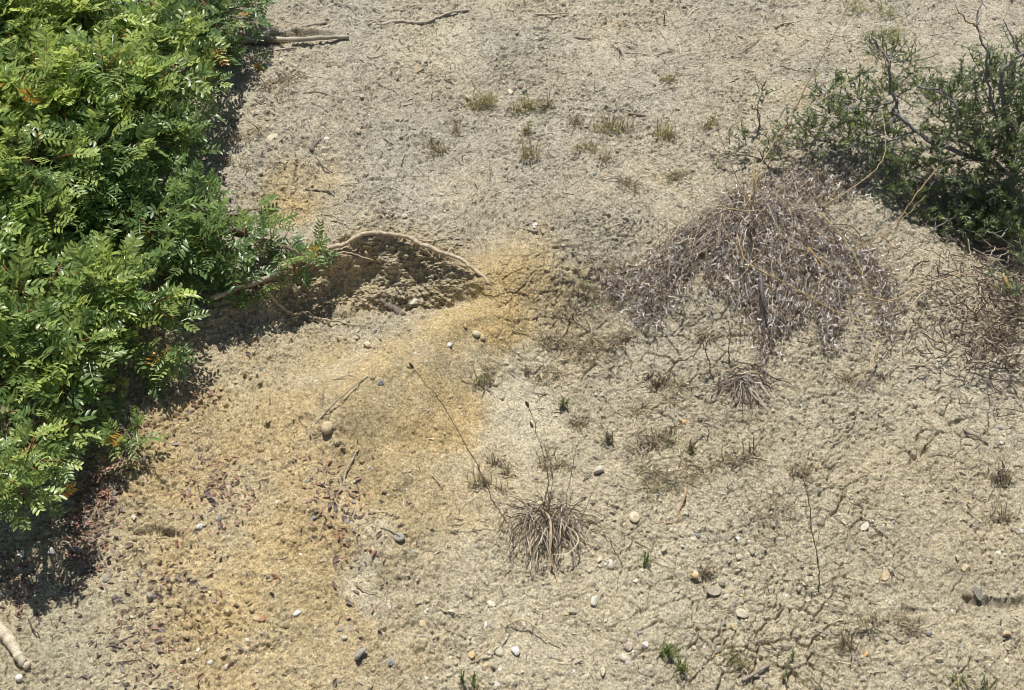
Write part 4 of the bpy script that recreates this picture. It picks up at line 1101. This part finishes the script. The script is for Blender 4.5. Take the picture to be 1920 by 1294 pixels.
# ------------------------------------------------------------------ the big dead tussock
base = above(1410, 385, .055)
T = thing('dead_tussock', 'big sprawling dead tussock of grey curled leaves hanging down the slope', 'dead plant', Vector(hit(1410, 385)[0]))
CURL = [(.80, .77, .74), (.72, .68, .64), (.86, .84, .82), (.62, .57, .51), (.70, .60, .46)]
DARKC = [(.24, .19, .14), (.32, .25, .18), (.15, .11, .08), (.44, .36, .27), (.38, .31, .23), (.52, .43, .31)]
stems = MB(); curls = MB(); crown = MB()
ends = []
outline = [(1150, 455), (1160, 520), (1200, 560), (1230, 610), (1290, 600), (1330, 600), (1375, 630), (1400, 660), (1440, 680), (1470, 650), (1500, 620), (1550, 625),
           (1600, 600), (1650, 640), (1690, 610), (1710, 570), (1690, 500), (1660, 450), (1620, 400), (1570, 350), (1500, 330)]
XB = [1150, 1190, 1240, 1300, 1340, 1380, 1410, 1440, 1480, 1520, 1560, 1600, 1650, 1690, 1720]
YT = [500, 455, 420, 392, 378, 375, 372, 374, 378, 384, 395, 412, 450, 500, 545]
YB = [545, 590, 625, 600, 590, 625, 665, 690, 640, 630, 655, 640, 655, 630, 600]
fingers = [(random.triangular(1150, 1725, 1430), random.uniform(.60, 1.08)) for _ in range(40)] + [(1430, 1.04), (1438, 1.0), (1215, 1.0), (1225, 1.03), (1660, 1.0)]
for i in range(780):
    fx_, fl = random.choice(fingers)
    ex = fx_ + random.gauss(0, 9); yt = float(np.interp(ex, XB, YT)) + abs(random.gauss(0, 26)) + 14 * math.sin(fx_ * .09); yb = float(np.interp(ex, XB, YB)); u_ = random.uniform(.10, 1) ** .5
    ye = yt + (yb - yt) * fl * u_
    w_ = (ex - 1410); fade_ = max(.25, 1 - abs(w_) / 330)
    mid = above(1410 + w_ * random.uniform(.62, .85) + random.gauss(0, 5), yt + random.uniform(-14, 30) + abs(w_) * .02, (.03 + .035 * random.random()) * fade_)
    m2_ = above(ex + random.gauss(0, 4), yt + (ye - yt) * .5, random.uniform(.010, .055) * fade_)
    e = above(ex + random.gauss(0, 5), ye, random.uniform(.006, .04))
    b0_ = base + Vector((random.gauss(0, .06) + w_ * .0003, random.gauss(-.02, .03), 0)); b0_.z = float(zg(b0_.x, b0_.y)) + random.uniform(.01, .055)
    P_ = wob(smooth_line([b0_, mid, m2_, e], 6), .0045)
    stems.blade(P_, random.uniform(.0006, .0013), np.array(random.choice([(.34, .28, .21), (.54, .47, .37), (.62, .54, .42), (.18, .14, .10), (.12, .09, .07)])), rv(1).normalized())
    n = len(P_)
    for q_ in range(3, n):
        for _ in range(1 if q_ < 8 else (3 if abs(w_) < 190 or random.random() < .5 else 2)):
            p = P_[q_] + rv(.0050)
            L_ = random.uniform(.006, .021) * random.choice([.7, 1, 1, 1.2]); d = (Vector((random.gauss(0, .5), random.gauss(-.2, .5), random.gauss(-.8, .6)))).normalized(); s_ = d.orthogonal().normalized() * L_ * random.uniform(.25, .75)
            s_ = (Matrix.Rotation(random.uniform(0, 6.28), 3, d) @ s_)
            pts = [p, p + d * L_ * .30 + s_ * .7, p + d * L_ * .65 + s_ * 1.0, p + d * L_ * .95 + s_ * .55, p + d * L_ * .85 + s_ * -.1]
            zz = zg(np.array([a.x for a in pts]), np.array([a.y for a in pts]))
            pts = [Vector((a.x, a.y, max(a.z, z + .003))) for a, z in zip(pts, zz)]
            pale_ = random.random() < .5
            curls.blade(pts, random.uniform(.0009, .0016) if pale_ else random.uniform(.0006, .0012), np.array(random.choice(CURL if pale_ else DARKC)) * random.uniform(.8, 1.15))
for i in range(420):
    an = random.uniform(0, 6.28); rr_ = random.uniform(.9, 1.22); p = above(1430 + math.cos(an) * 270 * rr_, 490 + math.sin(an) * 125 * rr_ + abs(math.cos(an)) * 20, random.uniform(.002, .008))
    L_ = random.uniform(.005, .016); d = rv(1); d.z *= .3; d.normalize(); s_ = d.orthogonal() * L_ * .4
    pts = [p, p + d * L_ * .5 + s_, p + d * L_]; pts = [Vector((a.x, a.y, max(a.z, float(zg(a.x, a.y)) + .003))) for a in pts]
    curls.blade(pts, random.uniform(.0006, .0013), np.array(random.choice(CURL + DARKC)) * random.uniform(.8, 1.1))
part(stems, 'stems', M_dry, T); part(curls, 'dead_leaves', M_dry, T)
for i in range(210):
    a = random.gauss(-1.5, 1.3); P_ = hang(base + rv(.032) + Vector((0, 0, -.02)), a, random.uniform(.03, .12), random.uniform(-.1, .6), 7, 1.0, gap=.02)
    crown.blade(wob(P_, .0018), random.uniform(.0006, .0012), np.array(random.choice([(.48, .40, .29), (.38, .33, .28), (.56, .48, .34), (.24, .19, .15), (.42, .38, .36)])))
part(crown, 'crown_blades', M_dry, T)
def culm(pts, r=.0012, col=STRAW, head=None):
    return stalk(T, pts, r, col, head, (.5, .42, .22), 'culm')
culm([(1408, 375, .12), (1440, 310, .17), (1480, 230, .24), (1525, 140, .32), (1562, 68, .38), (1597, -5, .43)], .0014, (.34, .22, .12))
culm([(1405, 390, .12), (1430, 255, .2), (1560, 175, .24), (1655, 95, .28), (1770, 52, .32)], .0013, (.58, .46, .26))
culm([(1410, 390, .12), (1385, 340, .16), (1345, 240, .24), (1317, 150, .30)], .0012, (.42, .30, .17))
culm([(1317, 150, .30), (1298, 172, .28), (1285, 195, .26)], .0008, (.50, .42, .27))
culm([(1408, 392, .12), (1370, 330, .15), (1335, 290, .18), (1312, 240, .2), (1290, 196, .22)], .0014, (.46, .38, .25))
culm([(1430, 395, .12), (1360, 390, .14), (1300, 370, .12), (1225, 335, .09), (1170, 298, .06)], .0013, (.56, .45, .24))
culm([(1412, 385, .12), (1420, 330, .18), (1455, 260, .22), (1475, 230, .24)], .0013, (.60, .50, .30))
culm([(1412, 385, .12), (1413, 330, .18), (1412, 300, .2)], .0016, (.66, .54, .32))
culm([(1382, 440, .11), (1400, 490, .10), (1470, 530, .10), (1560, 580, .08), (1630, 612, .06), (1672, 636, .03)], .0013, (.62, .46, .22))
culm([(1540, 400, .10), (1598, 470, .12), (1622, 535, .11), (1638, 580, .09), (1645, 640, .05)], .0012, (.48, .46, .20))
culm([(1645, 640, .05), (1632, 680, .03), (1595, 732, .003)], .0016, (.66, .52, .32))
culm([(1646, 640, .05), (1640, 670, .03), (1625, 700, .02)], .0014, (.66, .52, .32))
culm([(1598, 470, .12), (1640, 448, .13), (1660, 437, .13), (1710, 395, .14), (1735, 365, .14)], .0011, (.50, .36, .18))
culm([(1605, 550, .10), (1665, 562, .09), (1740, 535, .09), (1800, 515, .08), (1845, 514, .07)], .0014, (.68, .50, .28))
culm([(1540, 388, .10), (1600, 350, .12), (1640, 318, .13), (1660, 280, .15), (1655, 200, .2), (1652, 70, .3)], .0012, (.60, .48, .27))
culm([(1680, 420, .08), (1720, 360, .12), (1770, 300, .15), (1783, 255, .18)], .0012, (.56, .40, .22))
culm([(1515, 465, .12), (1530, 480, .12), (1548, 505, .11)], .0022, (.60, .42, .18))
culm([(1658, 440, .11), (1668, 460, .11), (1660, 480, .10), (1652, 492, .09)], .0024, (.42, .27, .16))
culm([(1400, 430, .10), (1394, 460, .11), (1402, 480, .10)], .0014, (.66, .56, .36))
culm([(1410, 380, .12), (1470, 345, .13), (1540, 300, .12)], .001, (.5, .4, .25))
for k in range(26):
    a_ = random.uniform(-1, 1); x0 = 1410 + a_ * 150 + random.gauss(0, 30); y0 = 420 + random.uniform(-10, 120); L_ = random.uniform(30, 110); an = random.uniform(.2, 2.6)
    culm([(x0, y0, .09), (x0 + math.cos(an) * L_ * .5, y0 + math.sin(an) * L_ * .4, .09), (x0 + math.cos(an) * L_, y0 + math.sin(an) * L_ * .9, .05)], random.uniform(.0007, .0012), random.choice([(.60, .50, .32), (.50, .40, .25), (.40, .33, .22)]))
# its upper right outlier: thinner grey mat between the tussock and the dark shrub
base2, _ = hit(1540, 345)
t2 = thing('dead_tussock', 'low flat mat of grey curled leaves behind the big dead tussock', 'dead plant', base2)
mb = MB()
for i in range(1500):
    px = random.gauss(1500, 62); py = random.gauss(350, 20) - (px - 1500) * .12
    p = above(px, py, random.uniform(.003, .03)); L_ = random.uniform(.009, .018); d = rv(1).normalized(); s_ = d.orthogonal() * L_ * .4
    pts = [p, p + d * L_ * .4 + s_, p + d * L_ * .9 + s_ * .3]
    zz = [float(v) for v in zg(np.array([a.x for a in pts]), np.array([a.y for a in pts]))]
    pts = [Vector((a.x, a.y, max(a.z, z + .003))) for a, z in zip(pts, zz)]
    mb.blade(pts, random.uniform(.0008, .0015), np.array(random.choice(CURL if random.random() < .4 else DARKC)) * random.uniform(.8, 1.1))
part(mb, 'dead_leaves', M_dry, t2)
t = thing('seed_spike', 'plump straw yellow seed spike leaning over the soil at the right edge', 'seed head', hit(1900, 600)[0])
stalk(t, [(1915, 600, .02), (1905, 580, .04), (1896, 553, .06)], .0012, (.5, .38, .2), (.045, .0062), (.52, .40, .18), 'stem')

# ------------------------------------------------------------------ shrubs
def leaflet(L=1.0, W_=.36, fold=.10, curl=-.10):
    V = [(0, 0, 0), (.28 * L, W_ * .42, fold * .5), (.66 * L, W_ * .46, fold * .5 + curl * .4), (L, 0, curl), (.66 * L, -W_ * .46, fold * .5 + curl * .4), (.28 * L, -W_ * .42, fold * .5), (.3 * L, 0, 0), (.68 * L, 0, curl * .35)]
    F4 = [(5, 4, 7, 6), (6, 7, 2, 1)]; F3 = [(0, 5, 6), (4, 3, 7), (0, 6, 1), (7, 3, 2)]
    return np.array(V), F3, F4
def compound(seed, pairs=5, L=.062, ll=.024):
    """pinnate leaf: folded leaflets in pairs along a winged stalk"""
    r = random.Random(seed); Vs = []; T3 = []; T4 = []; cs = []
    k = 0; bend = r.uniform(-.9, -.2)
    def at(t): return np.array([L * t, 0, bend * L * t * t * .5])
    n = 6
    for i in range(n + 1):
        p = at(i / n); Vs += [p + [0, .0011, .0003], p + [0, -.0011, .0003]]; cs += [2, 2]
    for i in range(n): T4.append((2 * i, 2 * i + 1, 2 * i + 3, 2 * i + 2))
    k = len(Vs)
    for j in range(pairs):
        t = .30 + .66 * j / (pairs - 1)
        for s in (1, -1):
            lv, f3, f4 = leaflet(1, r.uniform(.34, .42), .12, r.uniform(-.28, .04))
            sz = ll * (.78 + .30 * math.sin(math.pi * (j + .8) / (pairs + .6))) * r.uniform(.9, 1.08)
            ang = s * math.radians(r.uniform(50, 66) - 16 * j / pairs); rx = r.uniform(-.35, .35); lift = r.uniform(-.05, .22)
            lv = lv * sz
            y, z = lv[:, 1] * math.cos(rx) - lv[:, 2] * math.sin(rx), lv[:, 1] * math.sin(rx) + lv[:, 2] * math.cos(rx)
            z = z + lift * lv[:, 0]
            x2 = lv[:, 0] * math.cos(ang) - y * math.sin(ang); y2 = lv[:, 0] * math.sin(ang) + y * math.cos(ang)
            Q = np.stack([x2, y2, z], 1) + at(t)
            Vs += list(Q); cs += [r.uniform(.85, 1.15)] * 8
            T3 += [tuple(i + k for i in f) for f in f3]; T4 += [tuple(i + k for i in f) for f in f4]; k += 8
    return np.array(Vs), np.array(T3), np.array(T4), np.array(cs)
CL = [compound(s, p, L_, l) for s, p, L_, l in [(1, 5, .064, .024), (2, 4, .052, .025), (3, 5, .070, .023), (4, 6, .074, .022), (5, 3, .040, .024), (6, 5, .060, .026)]]

class Foliage:
    def __init__(s): s.rec = {}
    def add(s, k, pos, X_, Z_, sc, col):
        X_ = Vector(X_).normalized(); Z_ = Vector(Z_); Z_ = (Z_ - X_ * Z_.dot(X_))
        Z_ = Z_.normalized() if Z_.length > 1e-4 else X_.orthogonal().normalized(); Y_ = Z_.cross(X_)
        s.rec.setdefault(k, []).append((pos[:], (X_[:], Y_[:], Z_[:]), sc, col))
    def to(s, mb, T, stalk_col):
        for k, L_ in s.rec.items():
            V, T3, T4, cs = T[k]
            pos = np.array([r[0] for r in L_]); R = np.array([r[1] for r in L_]).transpose(0, 2, 1); sc = np.array([r[2] for r in L_]); col = np.array([r[3] for r in L_])
            f = cs[None, :, None]
            cols = np.where(f == 2, np.array(stalk_col)[None, None, :], col[:, None, :] * np.where(f == 2, 1, f))
            mb.inst(V, [T3, T4], pos, R, sc[:, None], cols)

def mastic_col(young):
    old = np.array([.135, .225, .08]); mid = np.array([.255, .37, .125]); new = np.array([.47, .57, .16])
    c = old * (1 - young) + mid * young if young < .6 else mid * (1 - (young - .6) / .4) + new * (young - .6) / .4
    return c * random.uniform(.85, 1.18)

def grow_shoot(fo, tw, p, d, n, step, sc, young, droop=.10):
    pts = [p.copy()]; side = random.choice([1, -1])
    for i in range(n):
        d = (d + rv(.13) + Vector((0, 0, -droop))).normalized(); p = p + d * step
        gz = float(SLOPE * p.y) + .0
        pts.append(p.copy())
        up = (Vector((0, -.35, 1)) + d * .15 + rv(.42)).normalized()
        lat = d.cross(up).normalized() * side; side = -side
        ld = (d * random.uniform(.35, .95) + lat * .85 + up * random.uniform(-.3, .5)).normalized()
        y_ = min(1, max(0, young + .35 * (i / n - .6) + random.gauss(0, .12)))
        fo.add(random.randrange(6), p, ld, up, sc * random.uniform(.65, 1.15) * (1 - .25 * (i / n) ** 3), mastic_col(y_) if random.random() > .006 else np.array((.60, .34, .06)))
    up = (Vector((0, -.3, 1)) + rv(.3)); fo.add(random.choice([1, 4]), p, d, up, sc * .75, mastic_col(min(1, young + .25)))
    k = len(pts); red = young > .55
    c0 = np.array((.20, .14, .09)); c1 = np.array((.42, .11, .06)) if red or random.random() < .4 else np.array((.26, .20, .10))
    cols = np.array([c0 * (1 - j / k) + c1 * j / k for j in range(k)])
    tw.tube(pts, [.0019 * (1 - .6 * j / k) for j in range(k)], cols, 4)

def shrub(name, label, cat, blobs, basep, sc=1.0, dens=1.0, col_young=.45, stem_r=.012, hs=.62):
    t = thing(name, label, cat, Vector(basep)); fo = Foliage(); tw = MB(); hubs = []
    for b in blobs:
        px, py, h, r = b[:4]; yg = b[4] if len(b) > 4 else col_young
        c = above(px, py, h * hs); hubs.append((c, r))
        ns = int(dens * max(7, 30 * (r / .1) ** 2) * (.5 if (yg <= .2 and sc > 1) else 1)); sc_b = sc * min(1.0, max(.66, .55 + r * 4.2))
        for i in range(ns):
            while True:
                d = rv(1).normalized()
                if d.z < -.2: continue
                if d.y > .45 and random.random() < .65: continue
                break
            rr = random.uniform(.25, .75); p0 = c + Vector((d.x * r * rr, d.y * r * rr * .9, d.z * r * rr * .62))
            dd = (d + Vector((0, -.25, .15)) + rv(.45)).normalized()
            L_ = r * (1.05 - rr) * random.uniform(.8, 1.2); st = .019 * sc_b; n = max(3, min(10, int(L_ / st)))
            if i % 4 == 0: dd = (dd + Vector((0, -.35, -.2))).normalized()
            grow_shoot(fo, tw, p0, dd, n, st, sc_b, min(1, max(0, yg + (.18 if dd.z > .4 else -.12) + random.gauss(0, .12))), .10)
    mb = MB(); fo.to(mb, CL, (.16, .22, .05)); 
    # nothing of the shrub grows into the soil
    V = np.concatenate(mb.v); g = zg(V[:, 0], V[:, 1]) + .004; V[:, 2] = np.maximum(V[:, 2], g); mb.v = [V]
    part(mb, 'foliage', M_leaf, t)
    V = np.concatenate(tw.v); g = zg(V[:, 0], V[:, 1]) + .002; V[:, 2] = np.maximum(V[:, 2], g); tw.v = [V]
    part(tw, 'twigs', M_bark, t)
    for c, r in hubs:
        m2 = MB(); b0 = Vector(basep); mid = (b0 * .5 + c * .5) + Vector((random.gauss(0, .03), random.gauss(0, .03), random.uniform(.02, .08)))
        P_ = wob(smooth_line([b0, mid, c - Vector((0, 0, r * .1)), c + rv(r * .3)], 6), .004)
        n = len(P_); m2.tube(P_, [stem_r * (1 - .8 * j / n) * .7 for j in range(n)], (.22, .18, .14), 7, .1)
        V = np.concatenate(m2.v); g = zg(V[:, 0], V[:, 1]); V[:, 2] = np.maximum(V[:, 2], g); m2.v = [V]
        part(m2, 'branch', M_bark, t)
    return t

B_main = [(40, 70, .40, .16, .65), (180, 60, .34, .15, .6), (300, 95, .26, .12, .5), (-80, 60, .40, .18), (60, 200, .40, .16, .7), (190, 180, .36, .15, .65), (280, 190, .28, .115, .55), (350, 160, .20, .06, .5), (325, 240, .12, .045, .3),
          (-90, 240, .40, .18), (70, 330, .34, .13, .55), (190, 300, .28, .12, .4), (290, 270, .20, .09, .35), (-90, 420, .34, .16), (30, 440, .30, .10, .6), (140, 420, .18, .10, .2), (240, 390, .14, .09, .15),
          (300, 430, .16, .09, .2), (380, 390, .15, .065, .35), (440, 400, .12, .045, .35), (370, 470, .13, .08, .3), (450, 480, .10, .06, .3), (515, 455, .07, .035, .25), (565, 475, .06, .022, .25), (480, 535, .05, .028, .25), (300, 520, .12, .07, .4),
          (60, 560, .26, .12, .6), (180, 550, .20, .10, .6), (265, 595, .15, .075, .6), (300, 640, .11, .04, .5), (-90, 620, .30, .16), (60, 680, .22, .11, .6), (160, 670, .14, .08, .5), (225, 700, .09, .045, .4),
          (40, 790, .19, .08, .6), (130, 770, .09, .05, .5), (240, 810, .07, .026, .35), (40, 870, .27, .055, .65), (45, 915, .25, .035, .5), (10, 900, .26, .04, .5), (-70, 860, .16, .10)]
shrub('mastic_shrub', 'big glossy green shrub with paired leaflets filling the left side', 'shrub', B_main, above(60, 500, .0), .98, 1.0)
B_top = [(260, -40, .25, .12), (350, 0, .22, .10), (410, 30, .17, .08), (455, 20, .12, .06), (480, -10, .12, .05), (420, 85, .08, .05), (445, 110, .05, .03), (330, 60, .14, .07)]
shrub('mastic_shrub', 'darker small leaved shrub at the top edge behind the big shrub', 'shrub', B_top, above(360, -20, .0), .8, 1.1, .12, .008)

# ---- the dark spiny shrub on the right
def small_leaf(seed):
    r = random.Random(seed); Vs = []; T3 = []; T4 = []; cs = []; k = 0
    for j in range(r.choice([3, 4, 5])):
        lv, f3, f4 = leaflet(1, r.uniform(.17, .23), .08, r.uniform(-.4, .15)); lv = lv * r.uniform(.009, .015)
        a = r.uniform(-1.1, 1.1); e = r.uniform(-.3, .8)
        x = lv[:, 0] * math.cos(e) - lv[:, 2] * math.sin(e); z = lv[:, 0] * math.sin(e) + lv[:, 2] * math.cos(e)
        x2 = x * math.cos(a) - lv[:, 1] * math.sin(a); y2 = x * math.sin(a) + lv[:, 1] * math.cos(a)
        Vs += list(np.stack([x2, y2, z], 1)); cs += [r.uniform(.85, 1.2)] * 8
        T3 += [tuple(i + k for i in f) for f in f3]; T4 += [tuple(i + k for i in f) for f in f4]; k += 8
    return np.array(Vs), np.array(T3), np.array(T4), np.array(cs)
SL = [small_leaf(s) for s in range(8)]
def grow_small(fo, tw, p, d, n, step, sc, base=(.085, .125, .045), leafy=1.0):
    pts = [p.copy()]
    for i in range(n):
        d = (d + rv(.16)).normalized(); p = p + d * step; pts.append(p.copy())
        for _ in range(random.choice([1, 2])):
            if random.random() > leafy: continue
            o = rv(1); o = (o - d * o.dot(d)).normalized(); ld = (o + d * .5 + Vector((0, -.1, .25))).normalized()
            c = np.array(base) * random.uniform(.7, 1.35)
            if random.random() < .1: c = c * np.array([1.7, 1.5, 1.1])
            fo.add(random.randrange(8), p, ld, Vector((0, -.4, 1)) + rv(.5), sc * random.uniform(.8, 1.2), c)
    k = len(pts); tw.tube(pts, [.0014 * (1 - .5 * j / k) for j in range(k)], (.26, .25, .24), 4)
base = above(1900, 330, 0.0)
t = thing('spiny_shrub', 'dark small leaved shrub with stiff grey branches at the right edge', 'shrub', base)
fo = Foliage(); tw = MB()
GREY = (.27, .255, .25)
branches = [
 [(1900, 330, .02), (1850, 300, .10), (1753, 272, .12), (1723, 247, .13), (1683, 218, .15), (1680, 200, .16), (1677, 180, .18), (1668, 140, .22), (1663, 110, .25), (1650, 90, .27), (1637, 70, .29)],
 [(1683, 218, .15), (1657, 240, .13), (1620, 262, .10), (1580, 280, .08), (1540, 285, .06)],
 [(1900, 330, .02), (1885, 230, .18), (1877, 147, .28), (1900, 113, .32), (1935, 90, .35)],
 [(1880, 260, .15), (1855, 180, .24), (1853, 107, .32), (1843, 80, .35), (1830, 50, .38), (1812, 38, .40), (1790, 24, .42)],
 [(1833, 55, .375), (1836, 20, .40), (1842, -10, .42)],
 [(1935, 130, .30), (1910, 90, .34), (1895, 60, .37), (1880, 37, .39)],
 [(1900, 330, .02), (1860, 300, .12), (1800, 260, .17), (1790, 200, .22), (1760, 170, .24), (1720, 160, .25)],
 [(1900, 330, .02), (1840, 360, .07), (1770, 350, .07), (1700, 330, .06), (1660, 300, .07)],
 [(1900, 330, .02), (1900, 400, .10), (1880, 440, .08), (1840, 430, .06)],
 [(1677, 190, .17), (1620, 200, .15), (1570, 190, .14), (1530, 155, .15)],
 [(1720, 247, .13), (1640, 270, .09), (1560, 250, .09), (1520, 245, .08)],
 [(1850, 300, .10), (1830, 240, .16), (1770, 230, .16)], [(1900, 300, .1), (1910, 220, .2), (1925, 180, .25)],
 [(1860, 330, .06), (1800, 400, .05), (1750, 430, .03)],
]
rads = [.0058, .003, .007, .0034, .0024, .0028, .0035, .004, .003, .0022, .0022, .0024, .003, .0024]
W_all = []
for bl, r0 in zip(branches, rads):
    P_ = wob(smooth_line(line_h(bl), 6), .0018); n = len(P_); mb = MB()
    lichen = bl[-1][0] == 1790
    cols = np.array([np.array(GREY) * random.uniform(.75, 1.15) if not (lichen and random.random() < .35 and j > n * .55) else np.array((.55, .30, .06)) for j in range(n)])
    mb.tube(P_, [r0 * (1 - .65 * j / n) for j in range(n)], cols, 7, .16); o = part(mb, 'branch', M_bark, t)
    if lichen: o['label'] = 'dark bare twig with orange lichen'
    W_all.append(P_)
    for j in range(3, n, 3):   # short stiff spurs
        d = rv(1).normalized(); tw.tube([P_[j], P_[j] + d * .012, P_[j] + d * .02 + rv(.002)], [.0012, .0009, .0005], GREY, 4)
def leaf_zone(px, py, h, r, n, leafy=1.0, base=(.175, .235, .10), L=5):
    c = above(px, py, h)
    for i in range(int(n * (.95 if px > 1740 else .66))):
        d = rv(1).normalized()
        if d.z < -.5: d.z *= -1
        p0 = c + d * r * random.uniform(.1, .8); dd = (d + Vector((-.15, -.15, .25)) + rv(.3)).normalized()
        grow_small(fo, tw, p0, dd, random.randint(3, L), .011, 1.0, base, leafy)
for z_ in [(1660, 120, .22, .045, 36), (1665, 180, .18, .05, 34), (1610, 190, .15, .05, 34), (1560, 220, .11, .05, 40), (1620, 240, .11, .06, 50), (1590, 270, .07, .06, 44), (1545, 180, .13, .035, 16), (1530, 260, .06, .05, 30),
           (1700, 120, .22, .04, 10), (1720, 170, .22, .05, 10), (1680, 265, .10, .05, 24), (1740, 290, .10, .05, 18), (1770, 200, .2, .06, 34), (1800, 170, .24, .05, 26), (1850, 150, .28, .05, 28), (1900, 160, .28, .06, 34),
           (1790, 250, .16, .07, 56), (1860, 220, .20, .08, 70), (1910, 250, .2, .09, 70), (1830, 300, .12, .08, 62), (1890, 330, .12, .09, 70), (1760, 330, .08, .05, 22), (1700, 330, .06, .05, 40), (1690, 370, .04, .045, 34), (1660, 330, .05, .04, 20), (1900, 440, .07, .05, 40), (1850, 430, .05, .05, 40), (1790, 420, .04, .04, 26), (1730, 400, .03, .035, 16),
           (1850, 380, .08, .06, 34), (1910, 400, .10, .07, 46), (1880, 430, .08, .04, 22), (1820, 410, .05, .04, 12), (1760, 390, .03, .04, 10), (1900, 90, .32, .03, 8), (1850, 110, .30, .03, 5), (1925, 500, .06, .05, 30), (1915, 560, .05, .03, 14), (1960, 300, .2, .12, 60), (1960, 160, .3, .1, 30)]:
    leaf_zone(z_[0], z_[1], z_[2] * .85, *z_[3:])
mb = MB(); fo.to(mb, SL, (.1, .1, .1)); V = np.concatenate(mb.v); V[:, 2] = np.maximum(V[:, 2], zg(V[:, 0], V[:, 1]) + .004); mb.v = [V]
part(mb, 'foliage', M_leaf, t); part(tw, 'twigs', M_bark, t)
# seedlings to its left
for lab, cx_, cy_, zones in [('small olive green seedling shrub left of the dark spiny shrub', 1425, 235, [(1425, 180, .09, .022, 7), (1420, 205, .06, .02, 6)]),
                             ('low spreading green sprigs just behind the big dead tussock', 1430, 300, [(1400, 275, .04, .03, 10), (1370, 285, .03, .03, 8), (1440, 270, .05, .03, 10), (1480, 250, .05, .04, 16), (1510, 280, .05, .04, 18), (1345, 290, .02, .02, 5), (1450, 295, .03, .03, 8)])]:
    b_ = hit(cx_, cy_)[0]; t = thing('seedling_shrub', lab, 'shrub', b_); fo = Foliage(); tw = MB()
    for z_ in zones:
        leaf_zone(z_[0], z_[1], z_[2], z_[3], z_[4], .8, (.16, .20, .08), 4)
        m2 = MB(); c = above(z_[0], z_[1], z_[2]); P_ = wob(smooth_line([b_, (b_ + c) / 2 + rv(.006), c], 5), .001); m2.tube(P_, [.0018 * (1 - .5 * j / len(P_)) for j in range(len(P_))], (.30, .27, .23), 5); part(m2, 'stem', M_bark, t)
    mb = MB(); fo.to(mb, SL, (.1, .1, .1)); V = np.concatenate(mb.v); V[:, 2] = np.maximum(V[:, 2], zg(V[:, 0], V[:, 1]) + .003); mb.v = [V]
    part(mb, 'foliage', M_leaf, t); part(tw, 'twigs', M_bark, t)
# tangled dead twigs under the right shrub
t = thing('dead_brushwood', 'tangle of dead dark twigs in the shade under the dark spiny shrub', 'dead twigs', hit(1870, 560)[0])
mb = MB()
for i in range(520):
    px = 1930 - abs(random.gauss(0, 95)); py = random.gauss(575, 85); p = above(px, py, random.uniform(.003, .06)); d = rv(1); d.z *= .35; d.normalize(); L_ = random.uniform(.02, .07)
    P_ = wob(smooth_line([p, p + d * L_ * .5 + rv(.006), p + d * L_], 4), .0012)
    P_ = [Vector((a.x, a.y, max(a.z, float(zg(a.x, a.y)) + .003))) for a in P_]
    mb.tube(P_, [random.uniform(.0006, .0013)] * len(P_), np.array(random.choice([(.18, .14, .11), (.42, .35, .27), (.12, .09, .07), (.60, .51, .36), (.14, .10, .08)])), 4)
part(mb, 'twigs', M_bark, t)
